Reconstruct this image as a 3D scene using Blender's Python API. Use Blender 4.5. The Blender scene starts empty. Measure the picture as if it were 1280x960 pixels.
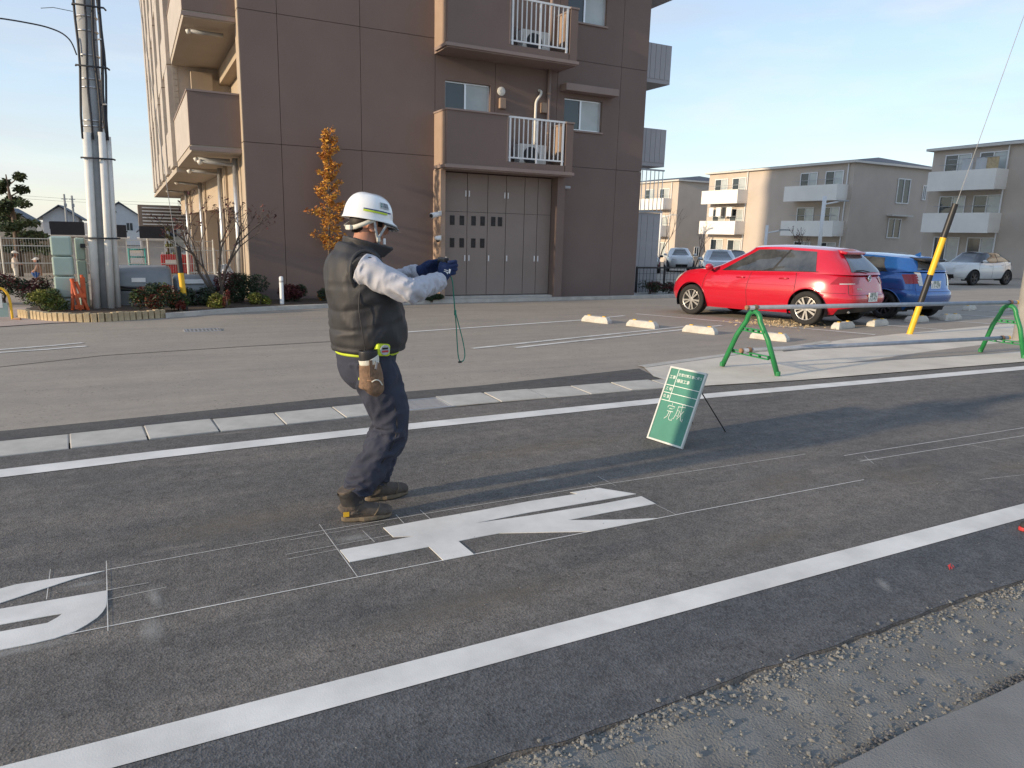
import bpy, math, random
from math import sin, cos, pi, radians, sqrt, atan2
from mathutils import Vector, Matrix, noise
random.seed(7)
scene = bpy.context.scene
COL = scene.collection

# ------------------------------------------------------------------ camera
CAM_H = 1.57
yaw, pitch, roll = radians(27.5), radians(11.86), radians(-1.52)
up = Vector((0, 0, 1)); f0 = Vector((sin(yaw), cos(yaw), 0)); r0 = Vector((cos(yaw), -sin(yaw), 0))
fwd = f0 * cos(pitch) - up * sin(pitch)
dn0 = -(up * cos(pitch) + f0 * sin(pitch))
rgt = r0 * cos(roll) + dn0 * sin(roll)
dwn = dn0 * cos(roll) - r0 * sin(roll)
cam_data = bpy.data.cameras.new('camera')
cam = bpy.data.objects.new('camera', cam_data); COL.objects.link(cam)
M = Matrix.Identity(4)
for i in range(3):
    M[i][0], M[i][1], M[i][2] = rgt[i], -dwn[i], -fwd[i]
M[2][3] = CAM_H
cam.matrix_world = M
cam_data.sensor_width = 36; cam_data.lens = 902 / 1280 * 36
cam_data.clip_start = 0.05; cam_data.clip_end = 3000
scene.camera = cam

# ------------------------------------------------------------------ sky and sun
SUN_EL = radians(13.0)
SUN_DIR = Vector((-1.0, -0.05, 0)).normalized()          # towards the sun, on the ground plane
world = bpy.data.worlds.new('World'); scene.world = world; world.use_nodes = True
wn = world.node_tree; wn.nodes.clear()
w_out = wn.nodes.new('ShaderNodeOutputWorld'); w_bg = wn.nodes.new('ShaderNodeBackground')
sky = wn.nodes.new('ShaderNodeTexSky'); sky.sky_type = 'NISHITA'; sky.sun_disc = False
sky.sun_elevation = SUN_EL; sky.sun_rotation = atan2(SUN_DIR.x, SUN_DIR.y)
sky.altitude = 30; sky.air_density = 1.0; sky.dust_density = 0.35; sky.ozone_density = 2.5
# thin high cloud veil, drawn on the sky itself
tc = wn.nodes.new('ShaderNodeTexCoord'); mp = wn.nodes.new('ShaderNodeMapping')
mp.inputs['Scale'].default_value = (1.2, 1.2, 9.0)
nz = wn.nodes.new('ShaderNodeTexNoise'); nz.inputs['Scale'].default_value = 1.6; nz.inputs['Detail'].default_value = 7
nz.inputs['Roughness'].default_value = 0.55
rp = wn.nodes.new('ShaderNodeValToRGB')
rp.color_ramp.elements[0].position = 0.40; rp.color_ramp.elements[0].color = (0.62, 0.62, 0.62, 1)
rp.color_ramp.elements[1].position = 0.74; rp.color_ramp.elements[1].color = (0.97, 0.97, 0.97, 1)
add = wn.nodes.new('ShaderNodeMixRGB'); add.blend_type = 'MIX'
sepz = wn.nodes.new('ShaderNodeSeparateXYZ'); vr = wn.nodes.new('ShaderNodeValToRGB')
vr.color_ramp.elements[0].position = 0.02; vr.color_ramp.elements[0].color = (2.60/4, 2.62/4, 2.58/4, 1)
vr.color_ramp.elements[1].position = 0.45; vr.color_ramp.elements[1].color = (1.66/4, 2.06/4, 2.72/4, 1)
e_ = vr.color_ramp.elements.new(0.16); e_.color = (2.12/4, 2.40/4, 2.74/4, 1)
vsc = wn.nodes.new('ShaderNodeVectorMath'); vsc.operation = 'SCALE'; vsc.inputs['Scale'].default_value = 4.0
wn.links.new(tc.outputs['Generated'], sepz.inputs[0]); wn.links.new(sepz.outputs['Z'], vr.inputs[0])
wn.links.new(vr.outputs[0], vsc.inputs[0]); wn.links.new(vsc.outputs[0], add.inputs[2])
wn.links.new(tc.outputs['Generated'], mp.inputs['Vector']); wn.links.new(mp.outputs[0], nz.inputs['Vector'])
wn.links.new(nz.outputs['Fac'], rp.inputs[0]); wn.links.new(rp.outputs[0], add.inputs[0])
wn.links.new(sky.outputs[0], add.inputs[1])
mp3 = wn.nodes.new('ShaderNodeMapping'); mp3.inputs['Scale'].default_value = (1.0, 2.2, 6.5); mp3.inputs['Rotation'].default_value = (0.12, 0.05, 0.5)
nz3 = wn.nodes.new('ShaderNodeTexNoise'); nz3.inputs['Scale'].default_value = 1.5; nz3.inputs['Detail'].default_value = 8; nz3.inputs['Roughness'].default_value = 0.62
rp3 = wn.nodes.new('ShaderNodeValToRGB')
rp3.color_ramp.elements[0].position = 0.50; rp3.color_ramp.elements[0].color = (0, 0, 0, 1)
rp3.color_ramp.elements[1].position = 0.78; rp3.color_ramp.elements[1].color = (0.62, 0.62, 0.62, 1)
wisp = wn.nodes.new('ShaderNodeMixRGB'); wisp.inputs[2].default_value = (3.0, 3.0, 3.0, 1)
wn.links.new(tc.outputs['Generated'], mp3.inputs['Vector']); wn.links.new(mp3.outputs[0], nz3.inputs['Vector'])
wn.links.new(nz3.outputs['Fac'], rp3.inputs[0]); wn.links.new(rp3.outputs[0], wisp.inputs[0])
wn.links.new(add.outputs[0], wisp.inputs[1]); wn.links.new(wisp.outputs[0], w_bg.inputs['Color'])
w_bg.inputs['Strength'].default_value = 0.145
wn.links.new(w_bg.outputs[0], w_out.inputs['Surface'])

sun_data = bpy.data.lights.new('sun', 'SUN'); sun_data.energy = 2.3; sun_data.angle = radians(1.6)
sun_data.color = (1.0, 0.80, 0.56)
sun = bpy.data.objects.new('sun', sun_data); COL.objects.link(sun)
sv = Vector((SUN_DIR.x * cos(SUN_EL), SUN_DIR.y * cos(SUN_EL), sin(SUN_EL)))
sun.rotation_euler = sv.to_track_quat('Z', 'Y').to_euler()
sun.location = (0, 0, 30)

vs = scene.view_settings
vs.view_transform = 'Standard'; vs.look = 'None'; vs.gamma = 1.0; vs.use_curve_mapping = False
vs.exposure = 1.12
scene.cycles.use_denoising = True
scene.cycles.max_bounces = 6

# ------------------------------------------------------------------ helpers
MATS = {}
def mk(name, col, rough=0.7, metal=0.0, var=0.12, scale=3.0, bump=0.0, bscale=60.0, spec=0.4, col2=None,
       coat=0.0, island=0.0, lo=0.35, hi=0.65, trans=0.0):
    m = bpy.data.materials.new(name); m.use_nodes = True
    nt = m.node_tree; b = nt.nodes['Principled BSDF']
    b.inputs['Roughness'].default_value = rough; b.inputs['Metallic'].default_value = metal
    b.inputs['Specular IOR Level'].default_value = spec
    b.inputs['Coat Weight'].default_value = coat; b.inputs['Coat Roughness'].default_value = 0.04
    if trans: b.inputs['Transmission Weight'].default_value = trans
    c = Vector(col); c2 = Vector(col2) if col2 else None
    t = nt.nodes.new('ShaderNodeTexCoord')
    if var > 0 or c2:
        n = nt.nodes.new('ShaderNodeTexNoise'); n.inputs['Scale'].default_value = scale
        n.inputs['Detail'].default_value = 5; n.inputs['Roughness'].default_value = 0.6
        r = nt.nodes.new('ShaderNodeValToRGB')
        a_ = c * (1 - var); d_ = (c2 if c2 else c * (1 + var))
        r.color_ramp.elements[0].position = lo; r.color_ramp.elements[1].position = hi
        r.color_ramp.elements[0].color = (*a_, 1); r.color_ramp.elements[1].color = (*d_, 1)
        nt.links.new(t.outputs['Object'], n.inputs['Vector']); nt.links.new(n.outputs['Fac'], r.inputs[0])
        out = r.outputs[0]
        if island:
            g = nt.nodes.new('ShaderNodeNewGeometry'); h = nt.nodes.new('ShaderNodeHueSaturation')
            mr = nt.nodes.new('ShaderNodeMapRange'); mr.inputs['To Min'].default_value = 1 - island
            mr.inputs['To Max'].default_value = 1 + island
            mh = nt.nodes.new('ShaderNodeMapRange'); mh.inputs['To Min'].default_value = 0.5 - island * 0.06
            mh.inputs['To Max'].default_value = 0.5 + island * 0.06
            nt.links.new(g.outputs['Random Per Island'], mr.inputs[0]); nt.links.new(g.outputs['Random Per Island'], mh.inputs[0])
            nt.links.new(out, h.inputs['Color']); nt.links.new(mr.outputs[0], h.inputs['Value']); nt.links.new(mh.outputs[0], h.inputs['Hue'])
            out = h.outputs[0]
        nt.links.new(out, b.inputs['Base Color'])
    else:
        b.inputs['Base Color'].default_value = (*c, 1)
    if bump > 0:
        n2 = nt.nodes.new('ShaderNodeTexNoise'); n2.inputs['Scale'].default_value = bscale; n2.inputs['Detail'].default_value = 4
        bp = nt.nodes.new('ShaderNodeBump'); bp.inputs['Strength'].default_value = min(1.0, bump); bp.inputs['Distance'].default_value = 0.01
        nt.links.new(t.outputs['Object'], n2.inputs['Vector']); nt.links.new(n2.outputs['Fac'], bp.inputs['Height'])
        nt.links.new(bp.outputs[0], b.inputs['Normal'])
    MATS[name] = m
    return m

class MB:
    def __init__(s): s.v = []; s.f = []
    def add(s, vs_, fs_):
        o = len(s.v); s.v += [tuple(p) for p in vs_]; s.f += [tuple(i + o for i in q) for q in fs_]; return s
    def box(s, x0, x1, y0, y1, z0, z1):
        return s.add([(x0,y0,z0),(x1,y0,z0),(x1,y1,z0),(x0,y1,z0),(x0,y0,z1),(x1,y0,z1),(x1,y1,z1),(x0,y1,z1)],
                     [(3,2,1,0),(4,5,6,7),(0,1,5,4),(1,2,6,5),(2,3,7,6),(3,0,4,7)])
    def obox(s, c, size, rz=0.0, ry=0.0, rx=0.0):
        R = Matrix.Rotation(rz, 3, 'Z') @ Matrix.Rotation(ry, 3, 'Y') @ Matrix.Rotation(rx, 3, 'X')
        b = MB().box(-size[0]/2, size[0]/2, -size[1]/2, size[1]/2, -size[2]/2, size[2]/2)
        return s.add([R @ Vector(p) + Vector(c) for p in b.v], b.f)
    def tube(s, pts, r, n=8, cap=True):
        pts = [Vector(p) for p in pts]
        if not isinstance(r, (list, tuple)): r = [r] * len(pts)
        rings = []; prev = None
        for i, p in enumerate(pts):
            d = (pts[min(i+1, len(pts)-1)] - pts[max(i-1, 0)])
            if d.length < 1e-9: d = Vector((0,0,1))
            d.normalize()
            if prev is None:
                a = d.cross(Vector((0,0,1)))
                if a.length < 0.05: a = d.cross(Vector((1,0,0)))
            else:
                a = prev - d * prev.dot(d)
                if a.length < 1e-6: a = d.orthogonal()
            a.normalize(); b = d.cross(a); prev = a
            rings.append([p + (a*cos(2*pi*k/n) + b*sin(2*pi*k/n)) * r[i] for k in range(n)])
        return s.grid(rings, True, cap)
    def grid(s, P, closed=False, cap=False):
        o = len(s.v); m = len(P); n = len(P[0])
        for row in P: s.v += [tuple(q) for q in row]
        for i in range(m-1):
            for j in range(n if closed else n-1):
                k = (j+1) % n
                s.f.append((o+i*n+j, o+i*n+k, o+(i+1)*n+k, o+(i+1)*n+j))
        if cap:
            s.f.append(tuple(o+j for j in reversed(range(n)))); s.f.append(tuple(o+(m-1)*n+j for j in range(n)))
        return s
    def lathe(s, prof, c=(0,0,0), n=16, axis='Z', cap=True):
        P = []
        for r, h in prof:
            row = []
            for k in range(n):
                a = 2*pi*k/n; u, w = r*cos(a), r*sin(a)
                q = {'Z': (u, w, h), 'X': (h, u, w), 'Y': (w, h, u)}[axis]
                row.append((q[0]+c[0], q[1]+c[1], q[2]+c[2]))
            P.append(row)
        return s.grid(P, True, cap)
    def prism(s, poly, z0, z1):
        n = len(poly)
        A = sum(poly[i][0]*poly[(i+1)%n][1]-poly[(i+1)%n][0]*poly[i][1] for i in range(n))
        if A < 0: poly = poly[::-1]
        return s.add([(x,y,z0) for x,y in poly]+[(x,y,z1) for x,y in poly],
                     [tuple(reversed(range(n))), tuple(range(n, 2*n))] + [(i,(i+1)%n,(i+1)%n+n,i+n) for i in range(n)])
    def sphere(s, c, r, n=10, m=7, sq=(1,1,1)):
        P = []
        for i in range(m+1):
            a = -pi/2 + pi*i/m; rr = max(cos(a), 1e-3)
            P.append([(c[0]+r*sq[0]*rr*cos(2*pi*k/n), c[1]+r*sq[1]*rr*sin(2*pi*k/n), c[2]+r*sq[2]*sin(a)) for k in range(n)])
        return s.grid(P, True, True)
    def build(s, name, mat, parent=None, smooth=False, bevel=0.0, sub=0, local=False, auto=None):
        vs_ = s.v
        if parent is not None and not local:
            inv = ROOTM[parent.name].inverted()
            vs_ = [tuple(inv @ Vector(p)) for p in vs_]
        me = bpy.data.meshes.new(name); me.from_pydata(vs_, [], s.f); me.validate(); me.update()
        me.materials.append(MATS[mat] if isinstance(mat, str) else mat)
        if smooth:
            me.polygons.foreach_set('use_smooth', [True]*len(me.polygons))
            if auto: me.set_sharp_from_angle(angle=radians(auto))
        o = bpy.data.objects.new(name, me); COL.objects.link(o)
        if parent is not None:
            o.parent = parent; ROOTM[o.name] = ROOTM[parent.name]
        else:
            ROOTM[o.name] = Matrix.Identity(4)
        if bevel:
            b = o.modifiers.new('bevel', 'BEVEL'); b.width = bevel; b.segments = 2; b.limit_method = 'ANGLE'
        if sub:
            q = o.modifiers.new('subsurf', 'SUBSURF'); q.levels = sub; q.render_levels = sub
        return o
ROOTM = {}
def tag(o, label=None, cat=None, group=None, kind=None):
    if label: o['label'] = label
    if cat: o['category'] = cat
    if group: o['group'] = group
    if kind: o['kind'] = kind
    return o
def thing(name, label, cat, loc=(0,0,0), rz=0.0, group=None):
    o = bpy.data.objects.new(name, None); COL.objects.link(o)
    o.location = loc; o.rotation_euler = (0, 0, rz); o.empty_display_size = 0.2
    ROOTM[o.name] = Matrix.Translation(loc) @ Matrix.Rotation(rz, 4, 'Z')
    return tag(o, label, cat, group)
def B(x0, x1, y0, y1, z0, z1): return MB().box(x0, x1, y0, y1, z0, z1)
def copy_tree(o, parent=None):
    c = o.copy(); COL.objects.link(c); c.parent = parent
    for ch in list(o.children): copy_tree(ch, c)
    return c
def piece(me_obj, loc, rz=0.0, parent=None, scale=None, name=None):
    c = me_obj.copy(); COL.objects.link(c); c.location = loc; c.rotation_euler = (0, 0, rz)
    if parent is not None: c.parent = parent
    if scale: c.scale = scale
    return c
def lerp(a, b, t): return a + (b - a) * t
def cr(pts, n):
    """Catmull-Rom through tuples of any length, n samples per span."""
    P = [tuple(p) for p in pts]; out = []
    for i in range(len(P)-1):
        p0 = P[max(i-1,0)]; p1 = P[i]; p2 = P[i+1]; p3 = P[min(i+2,len(P)-1)]
        for k in range(n):
            t = k/n
            out.append(tuple(0.5*((2*b)+(-a+c)*t+(2*a-5*b+4*c-d)*t*t+(-a+3*b-3*c+d)*t**3) for a,b,c,d in zip(p0,p1,p2,p3)))
    out.append(P[-1]); return out
def text_mb(txt, size, fit=None):
    cu = bpy.data.curves.new('t', 'FONT'); cu.body = txt; cu.size = size; cu.align_x = 'CENTER'; cu.align_y = 'CENTER'
    ob = bpy.data.objects.new('t', cu); COL.objects.link(ob)
    bpy.context.view_layer.update()
    me = ob.evaluated_get(bpy.context.evaluated_depsgraph_get()).to_mesh()
    vs_ = [tuple(v.co) for v in me.vertices]; fs_ = [tuple(p.vertices) for p in me.polygons]
    bpy.data.objects.remove(ob); bpy.data.curves.remove(cu)
    if fit and vs_:
        w = max(v[0] for v in vs_) - min(v[0] for v in vs_)
        k = fit / max(w, 1e-6); vs_ = [(v[0]*k, v[1]*min(k,1.6), 0) for v in vs_]
    return vs_, fs_
KS = 0.022
def gz(y): return -KS * max(0.0, min(y, 70.0) - 6.3)

# ------------------------------------------------------------------ materials
mk('road_asphalt', (0.062,0.060,0.058), 0.9)
def asphalt_nodes(m, dark, dust, dustlo, dusthi, speck, rough, bumpd, streak=0.0, ma=(0.74,1.20)):
    nt = m.node_tree; b = nt.nodes['Principled BSDF']
    for n in list(nt.nodes):
        if n.type not in ('BSDF_PRINCIPLED', 'OUTPUT_MATERIAL'): nt.nodes.remove(n)
    L = nt.links.new; N = nt.nodes.new
    t = N('ShaderNodeTexCoord')
    def nzn(sc, det=5, rg=0.6, vec=None):
        n = N('ShaderNodeTexNoise'); n.inputs['Scale'].default_value = sc; n.inputs['Detail'].default_value = det
        n.inputs['Roughness'].default_value = rg; L(vec or t.outputs['Object'], n.inputs['Vector']); return n.outputs['Fac']
    def ramp(src, lo, hi, a=(0,0,0), c=(1,1,1)):
        r = N('ShaderNodeValToRGB'); r.color_ramp.elements[0].position = lo; r.color_ramp.elements[1].position = hi
        r.color_ramp.elements[0].color = (*a,1); r.color_ramp.elements[1].color = (*c,1); L(src, r.inputs[0]); return r.outputs[0]
    def mix(f, a, c, mode='MIX'):
        x = N('ShaderNodeMixRGB'); x.blend_type = mode
        for i, q in ((0,f),(1,a),(2,c)):
            if isinstance(q, (float,int)): x.inputs[i].default_value = q
            elif isinstance(q, tuple): x.inputs[i].default_value = (*q,1)
            else: L(q, x.inputs[i])
        return x.outputs[0]
    big = ramp(nzn(0.55, 6, 0.62), dustlo, dusthi)
    mp_ = N('ShaderNodeMapping'); mp_.inputs['Scale'].default_value = (0.35, 2.4, 1); mp_.inputs['Rotation'].default_value = (0,0,radians(3))
    L(t.outputs['Object'], mp_.inputs['Vector'])
    lng = ramp(nzn(1.3, 5, 0.6, mp_.outputs[0]), 0.35, 0.7)
    f = mix(0.5, big, lng)
    base = mix(f, dark, dust)
    mid = ramp(nzn(9, 5, 0.7), 0.30, 0.75, (ma[0],)*3, (ma[1],)*3)
    base = mix(1.0, base, mid, 'MULTIPLY')
    v = N('ShaderNodeTexVoronoi'); v.inputs['Scale'].default_value = 130; L(t.outputs['Object'], v.inputs['Vector'])
    grain = ramp(v.outputs['Color'], 0.0, 1.0, (1-speck,)*3, (1+speck,)*3)
    base = mix(1.0, base, grain, 'MULTIPLY')
    pit = ramp(nzn(34, 4, 0.65), 0.28, 0.42, (0.25,0.25,0.26), (1,1,1))
    pitm = ramp(nzn(1.7, 3), 0.36, 0.60)
    base = mix(pitm, base, mix(1.0, base, pit, 'MULTIPLY'))
    if streak:
        mp2 = N('ShaderNodeMapping'); mp2.inputs['Scale'].default_value = (0.9, 7, 1); mp2.inputs['Rotation'].default_value = (0,0,radians(-62))
        L(t.outputs['Object'], mp2.inputs['Vector'])
        st = ramp(nzn(2.2, 4, 0.6, mp2.outputs[0]), 0.60, 0.78)
        stm = ramp(nzn(0.5, 2), 0.5, 0.62)
        base = mix(mix(1.0, st, stm, 'MULTIPLY'), base, tuple(min(1,d*1.35) for d in dust))
    L(base, b.inputs['Base Color'])
    b.inputs['Roughness'].default_value = rough; b.inputs['Specular IOR Level'].default_value = 0.3
    bp = N('ShaderNodeBump'); bp.inputs['Strength'].default_value = 0.6; bp.inputs['Distance'].default_value = bumpd
    hsum = mix(0.5, nzn(150, 3, 0.7), v.outputs['Distance'])
    L(hsum, bp.inputs['Height']); L(bp.outputs[0], b.inputs['Normal'])
asphalt_nodes(MATS['road_asphalt'], (0.094,0.091,0.089), (0.215,0.188,0.160), 0.28, 0.72, 0.40, 0.88, 0.006, streak=1)
mk('fresh_asphalt', (0.06,0.06,0.062)); asphalt_nodes(MATS['fresh_asphalt'], (0.085,0.087,0.092), (0.140,0.134,0.128), 0.40, 0.8, 0.42, 0.85, 0.006)
mk('lot_asphalt', (0.16,0.15,0.14)); asphalt_nodes(MATS['lot_asphalt'], (0.275,0.242,0.205), (0.375,0.322,0.262), 0.33, 0.68, 0.09, 0.92, 0.002, ma=(0.92,1.06))
mk('strip_asphalt', (0.1,0.1,0.1)); asphalt_nodes(MATS['strip_asphalt'], (0.085,0.082,0.080), (0.135,0.122,0.108), 0.4, 0.75, 0.22, 0.9, 0.005)
mk('gravel_base', (0.178,0.174,0.162), 0.95, var=0.16, scale=7, bump=0.7, bscale=110)
mk('stone', (0.190,0.185,0.170), 0.95, var=0.12, scale=30, island=0.25)
mk('meter_glass', (0.020,0.020,0.021), 0.35, var=0.5, scale=14, spec=0.3)
mk('slab_concrete', (0.20,0.195,0.185), 0.9, var=0.13, scale=2.5, bump=0.4, bscale=160)
mk('gutter_concrete', (0.47,0.44,0.39), 0.85, var=0.13, scale=4, bump=0.35, bscale=120)
mk('apron_concrete', (0.60,0.54,0.455), 0.88, var=0.12, scale=1.3, bump=0.3, bscale=80)
mk('pink_pavement', (0.42,0.33,0.28), 0.9, var=0.1, scale=3, bump=0.2)
mk('paint_white', (0.67,0.645,0.60), 0.8, var=0.13, scale=2.6, bump=0.10, bscale=160)
mk('paint_old', (0.60,0.575,0.53), 0.85, var=0.22, scale=4, bump=0.2, bscale=90)
mk('joint_dark', (0.03,0.03,0.03), 0.9, var=0)
mk('brown_wall', (0.188,0.139,0.121), 0.85, var=0.045, scale=0.9, bump=0.35, bscale=140, spec=0.25)
mk('brown_gap', (0.07,0.054,0.05), 0.9, var=0)
mk('brown_trim', (0.27,0.205,0.18), 0.7, var=0.05, scale=2)
mk('closet_panel', (0.255,0.208,0.182), 0.55, var=0.04, scale=1.5, spec=0.3)
mk('beige_wall', (0.42,0.345,0.265), 0.85, var=0.06, scale=1.2, bump=0.2, bscale=120)
mk('soffit', (0.40,0.345,0.285), 0.8, var=0.04, scale=1)
mk('tile_pale', (0.42,0.37,0.32), 0.6, var=0.08, scale=3)
mk('balcony_grey', (0.36,0.35,0.36), 0.55, var=0.04, scale=2)
mk('alu', (0.72,0.73,0.75), 0.35, 0.6, var=0.03)
mk('white_metal', (0.75,0.75,0.74), 0.45, var=0.04, scale=6)
mk('off_white', (0.70,0.68,0.63), 0.6, var=0.06, scale=4)
mk('pane_dark', (0.035,0.045,0.05), 0.05, var=0.15, scale=1, spec=0.8)
mk('pane_curtain', (0.42,0.45,0.44), 0.12, var=0.10, scale=1.5, spec=0.8)
mk('barrier_pipe', (0.27,0.30,0.35), 0.5, 0.35, var=0.10, scale=8)
mk('steel_pipe', (0.50,0.51,0.53), 0.38, 0.7, var=0.10, scale=8)
mk('pale_pipe', (0.36,0.37,0.38), 0.5, 0.2, var=0.06, scale=5)
mk('pole_concrete', (0.30,0.31,0.315), 0.8, var=0.1, scale=4, bump=0.2)
mk('pole_light', (0.40,0.39,0.37), 0.85, var=0.1, scale=4, bump=0.2)
mk('cable_black', (0.035,0.036,0.042), 0.6, var=0)
mk('black_plastic', (0.022,0.022,0.024), 0.45, var=0.1, scale=9)
mk('yellow_plastic', (0.80,0.46,0.03), 0.45, var=0.06, scale=6)
mk('orange_paint', (0.55,0.10,0.03), 0.5, var=0.15, scale=9)
mk('green_frame', (0.020,0.20,0.060), 0.4, var=0.10, scale=12, coat=0.2)
mk('rust', (0.30,0.17,0.10), 0.75, 0.3, var=0.25, scale=40)
mk('cabinet_green', (0.36,0.45,0.39), 0.55, var=0.05, scale=3)
mk('brick_cream', (0.46,0.36,0.22), 0.9, var=0.18, scale=8, bump=0.5, bscale=70)
mk('bin_grey', (0.21,0.222,0.228), 0.4, 0.2, var=0.05, scale=3)
mk('soil', (0.075,0.052,0.036), 1.0, var=0.3, scale=9, bump=0.8, bscale=30)
mk('bark', (0.13,0.10,0.08), 0.95, var=0.3, scale=18, bump=0.6, bscale=60)
mk('leaf_green', (0.060,0.085,0.022), 0.6, var=0.25, scale=5, island=0.45)
mk('leaf_dark', (0.026,0.042,0.018), 0.6, var=0.25, scale=5, island=0.4)
mk('leaf_yellowgreen', (0.15,0.155,0.025), 0.6, var=0.25, scale=5, island=0.4)
mk('leaf_red', (0.15,0.032,0.018), 0.6, var=0.25, scale=5, island=0.4)
mk('leaf_maroon', (0.085,0.018,0.020), 0.6, var=0.25, scale=5, island=0.4)
mk('leaf_orange', (0.50,0.215,0.035), 0.6, var=0.2, scale=5, island=0.35)
mk('leaf_pine', (0.045,0.065,0.025), 0.7, var=0.3, scale=3, island=0.4)
mk('fence_wire', (0.55,0.54,0.50), 0.5, 0.3, var=0.05)
mk('wood_fence', (0.16,0.125,0.09), 0.85, var=0.2, scale=5)
mk('house_white', (0.50,0.51,0.52), 0.8, var=0.05)
mk('house_cream', (0.45,0.38,0.29), 0.8, var=0.05)
mk('roof_slate', (0.075,0.085,0.105), 0.7, var=0.12, scale=4)
mk('fascia_black', (0.020,0.022,0.030), 0.6, var=0.1)
mk('flat_taupe', (0.50,0.43,0.365), 0.8, var=0.05, scale=0.6, bump=0.1)
mk('flat_brown', (0.20,0.165,0.14), 0.8, var=0.05, scale=0.6)
mk('balcony_cream', (0.80,0.77,0.715), 0.7, var=0.04, scale=0.8)
mk('eave', (0.58,0.56,0.52), 0.7, var=0.05)
mk('stop_concrete', (0.52,0.49,0.43), 0.9, var=0.12, scale=8, bump=0.5, bscale=80)
mk('red_plastic', (0.45,0.04,0.04), 0.5, var=0.1)
mk('teal_plastic', (0.04,0.25,0.23), 0.5, var=0.1)
# ================================================================== the setting
def interp(tab, x):
    if x <= tab[0][0]: return tab[0][1]
    for (a, ya), (b, yb) in zip(tab, tab[1:]):
        if x <= b: return ya + (yb-ya)*(x-a)/(b-a)
    return tab[-1][1]
GUT = [(-40,4.8),(-6,5.50),(-0.9,5.71),(0.37,5.81),(1.3,5.86),(2.7,5.94),(4.8,5.89),(6.6,5.68),(10.9,5.50),(20,5.2),(60,4.0)]
FARL = [(-40,4.2),(-6,5.05),(-0.85,5.30),(0.05,5.36),(1.57,5.41),(3.3,5.415),(5.07,5.415),(7.5,5.31),(10.3,5.2),(20,4.85),(60,3.5)]
# ground out to the horizon
P = []
for y in (-400, -60, 0, 6.0, 70, 200, 1500):
    z = -0.07 + (gz(y) if y > 6 else 0)
    P.append([(x, y, z) for x in (-1500, -200, 0, 200, 1500)])
tag(MB().grid(P).build('ground', 'lot_asphalt'), kind='structure')
# parking lot sheet, sloping gently away from the road
P = []
for y in (5.9, 6.3, 12, 25, 45, 70):
    P.append([(x, y, gz(y)) for x in (-40, -10, 10, 40, 75)])
tag(MB().grid(P).build('parking_lot', 'lot_asphalt'), kind='structure')
# the road: a slab whose near edge is broken asphalt
xs = [-40, -20, -8] + [-4 + 0.06*i for i in range(200)] + [9, 12, 20, 40, 60]
rng = random.Random(3)
road = MB(); row0, row1, row2, low = [], [], [], []
for x in xs:
    e = 1.70 + (0.03*noise.noise(Vector((x*1.1, 0, 0))) + 0.022*noise.noise(Vector((x*5.0, 3, 0)))) if -5 < x < 9 else 1.70
    row0.append((x, e, 0)); low.append((x, e-0.01, -0.075)); row1.append((x, 3.6, 0)); row2.append((x, interp(GUT, x)-0.012, 0))
road.grid([low, row0, row1, row2])
tag(road.build('road', 'road_asphalt'), kind='structure')
# fresh darker asphalt beside the near line, a sheet of its own with an uneven border
fr = MB(); ra, rb = [], []
for x in xs:
    jag = 0.05*noise.noise(Vector((x*0.8, 7, 0)))
    e = 1.70 + (0.03*noise.noise(Vector((x*1.1, 0, 0))) + 0.022*noise.noise(Vector((x*5.0, 3, 0)))) if -5 < x < 9 else 1.70
    ra.append((x, e+0.002, 0.0035)); rb.append((x, 2.16 + 0.0*jag, 0.0035))
tag(fr.grid([ra, rb]).build('road_shoulder', 'fresh_asphalt'), kind='structure')

def strip(name, mat, tab_lo, tab_hi, x0, x1, step, z, kind='structure'):
    a, b = [], []
    n = max(1, int((x1-x0)/step))
    for i in range(n+1):
        x = x0 + (x1-x0)*i/n
        ya, yb = tab_lo(x), tab_hi(x)
        a.append((x, ya, gz(ya)+z)); b.append((x, yb, gz(yb)+z))
    o = MB().grid([a, b]).build(name, mat); tag(o, kind=kind); return o
strip('edge_line', 'paint_white', lambda x: 2.15, lambda x: 2.293, -30, 50, 1.0, 0.0065)
strip('edge_line', 'paint_white', lambda x: interp(FARL, x)-0.088, lambda x: interp(FARL, x)+0.088, -30, 50, 0.5, 0.004)
strip('gutter_bed', 'joint_dark', lambda x: interp(GUT, x)-0.012, lambda x: interp(GUT, x)+0.425, -30, 5.12, 0.5, -0.02)
strip('patch_strip', 'strip_asphalt', lambda x: interp(GUT, x)+0.42,
      lambda x: interp([(-40,5.9),(-6,6.15),(-1,6.43),(0.09,6.53),(1.51,6.68),(3.1,6.70),(5.36,6.96)], x), -30, 5.12, 0.25, 0.004)
pt = MB().add([(5.12, interp(GUT,5.12)+0.42, 0.004), (5.12, 6.93, gz(6.93)+0.004), (5.36, 6.96, gz(6.96)+0.004), (5.15, 6.31, 0.004)], [(0,3,2,1)])
tag(pt.build('patch_strip', 'strip_asphalt'), kind='structure')
APU = [(5.12,6.31),(5.36,6.98),(7.4,7.42),(8.8,7.66),(10.3,8.02),(12.06,8.26),(16.9,8.72),(25,9.2),(60,10)]
strip('concrete_apron', 'apron_concrete', lambda x: interp(GUT, x)-0.03, lambda x: interp(APU, x), 5.16, 45, 0.3, 0.010)
strip('apron_border', 'gutter_concrete', lambda x: interp(APU, x)-0.05, lambda x: interp(APU, x)+0.10, 5.45, 9.9, 0.3, 0.014)
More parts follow.
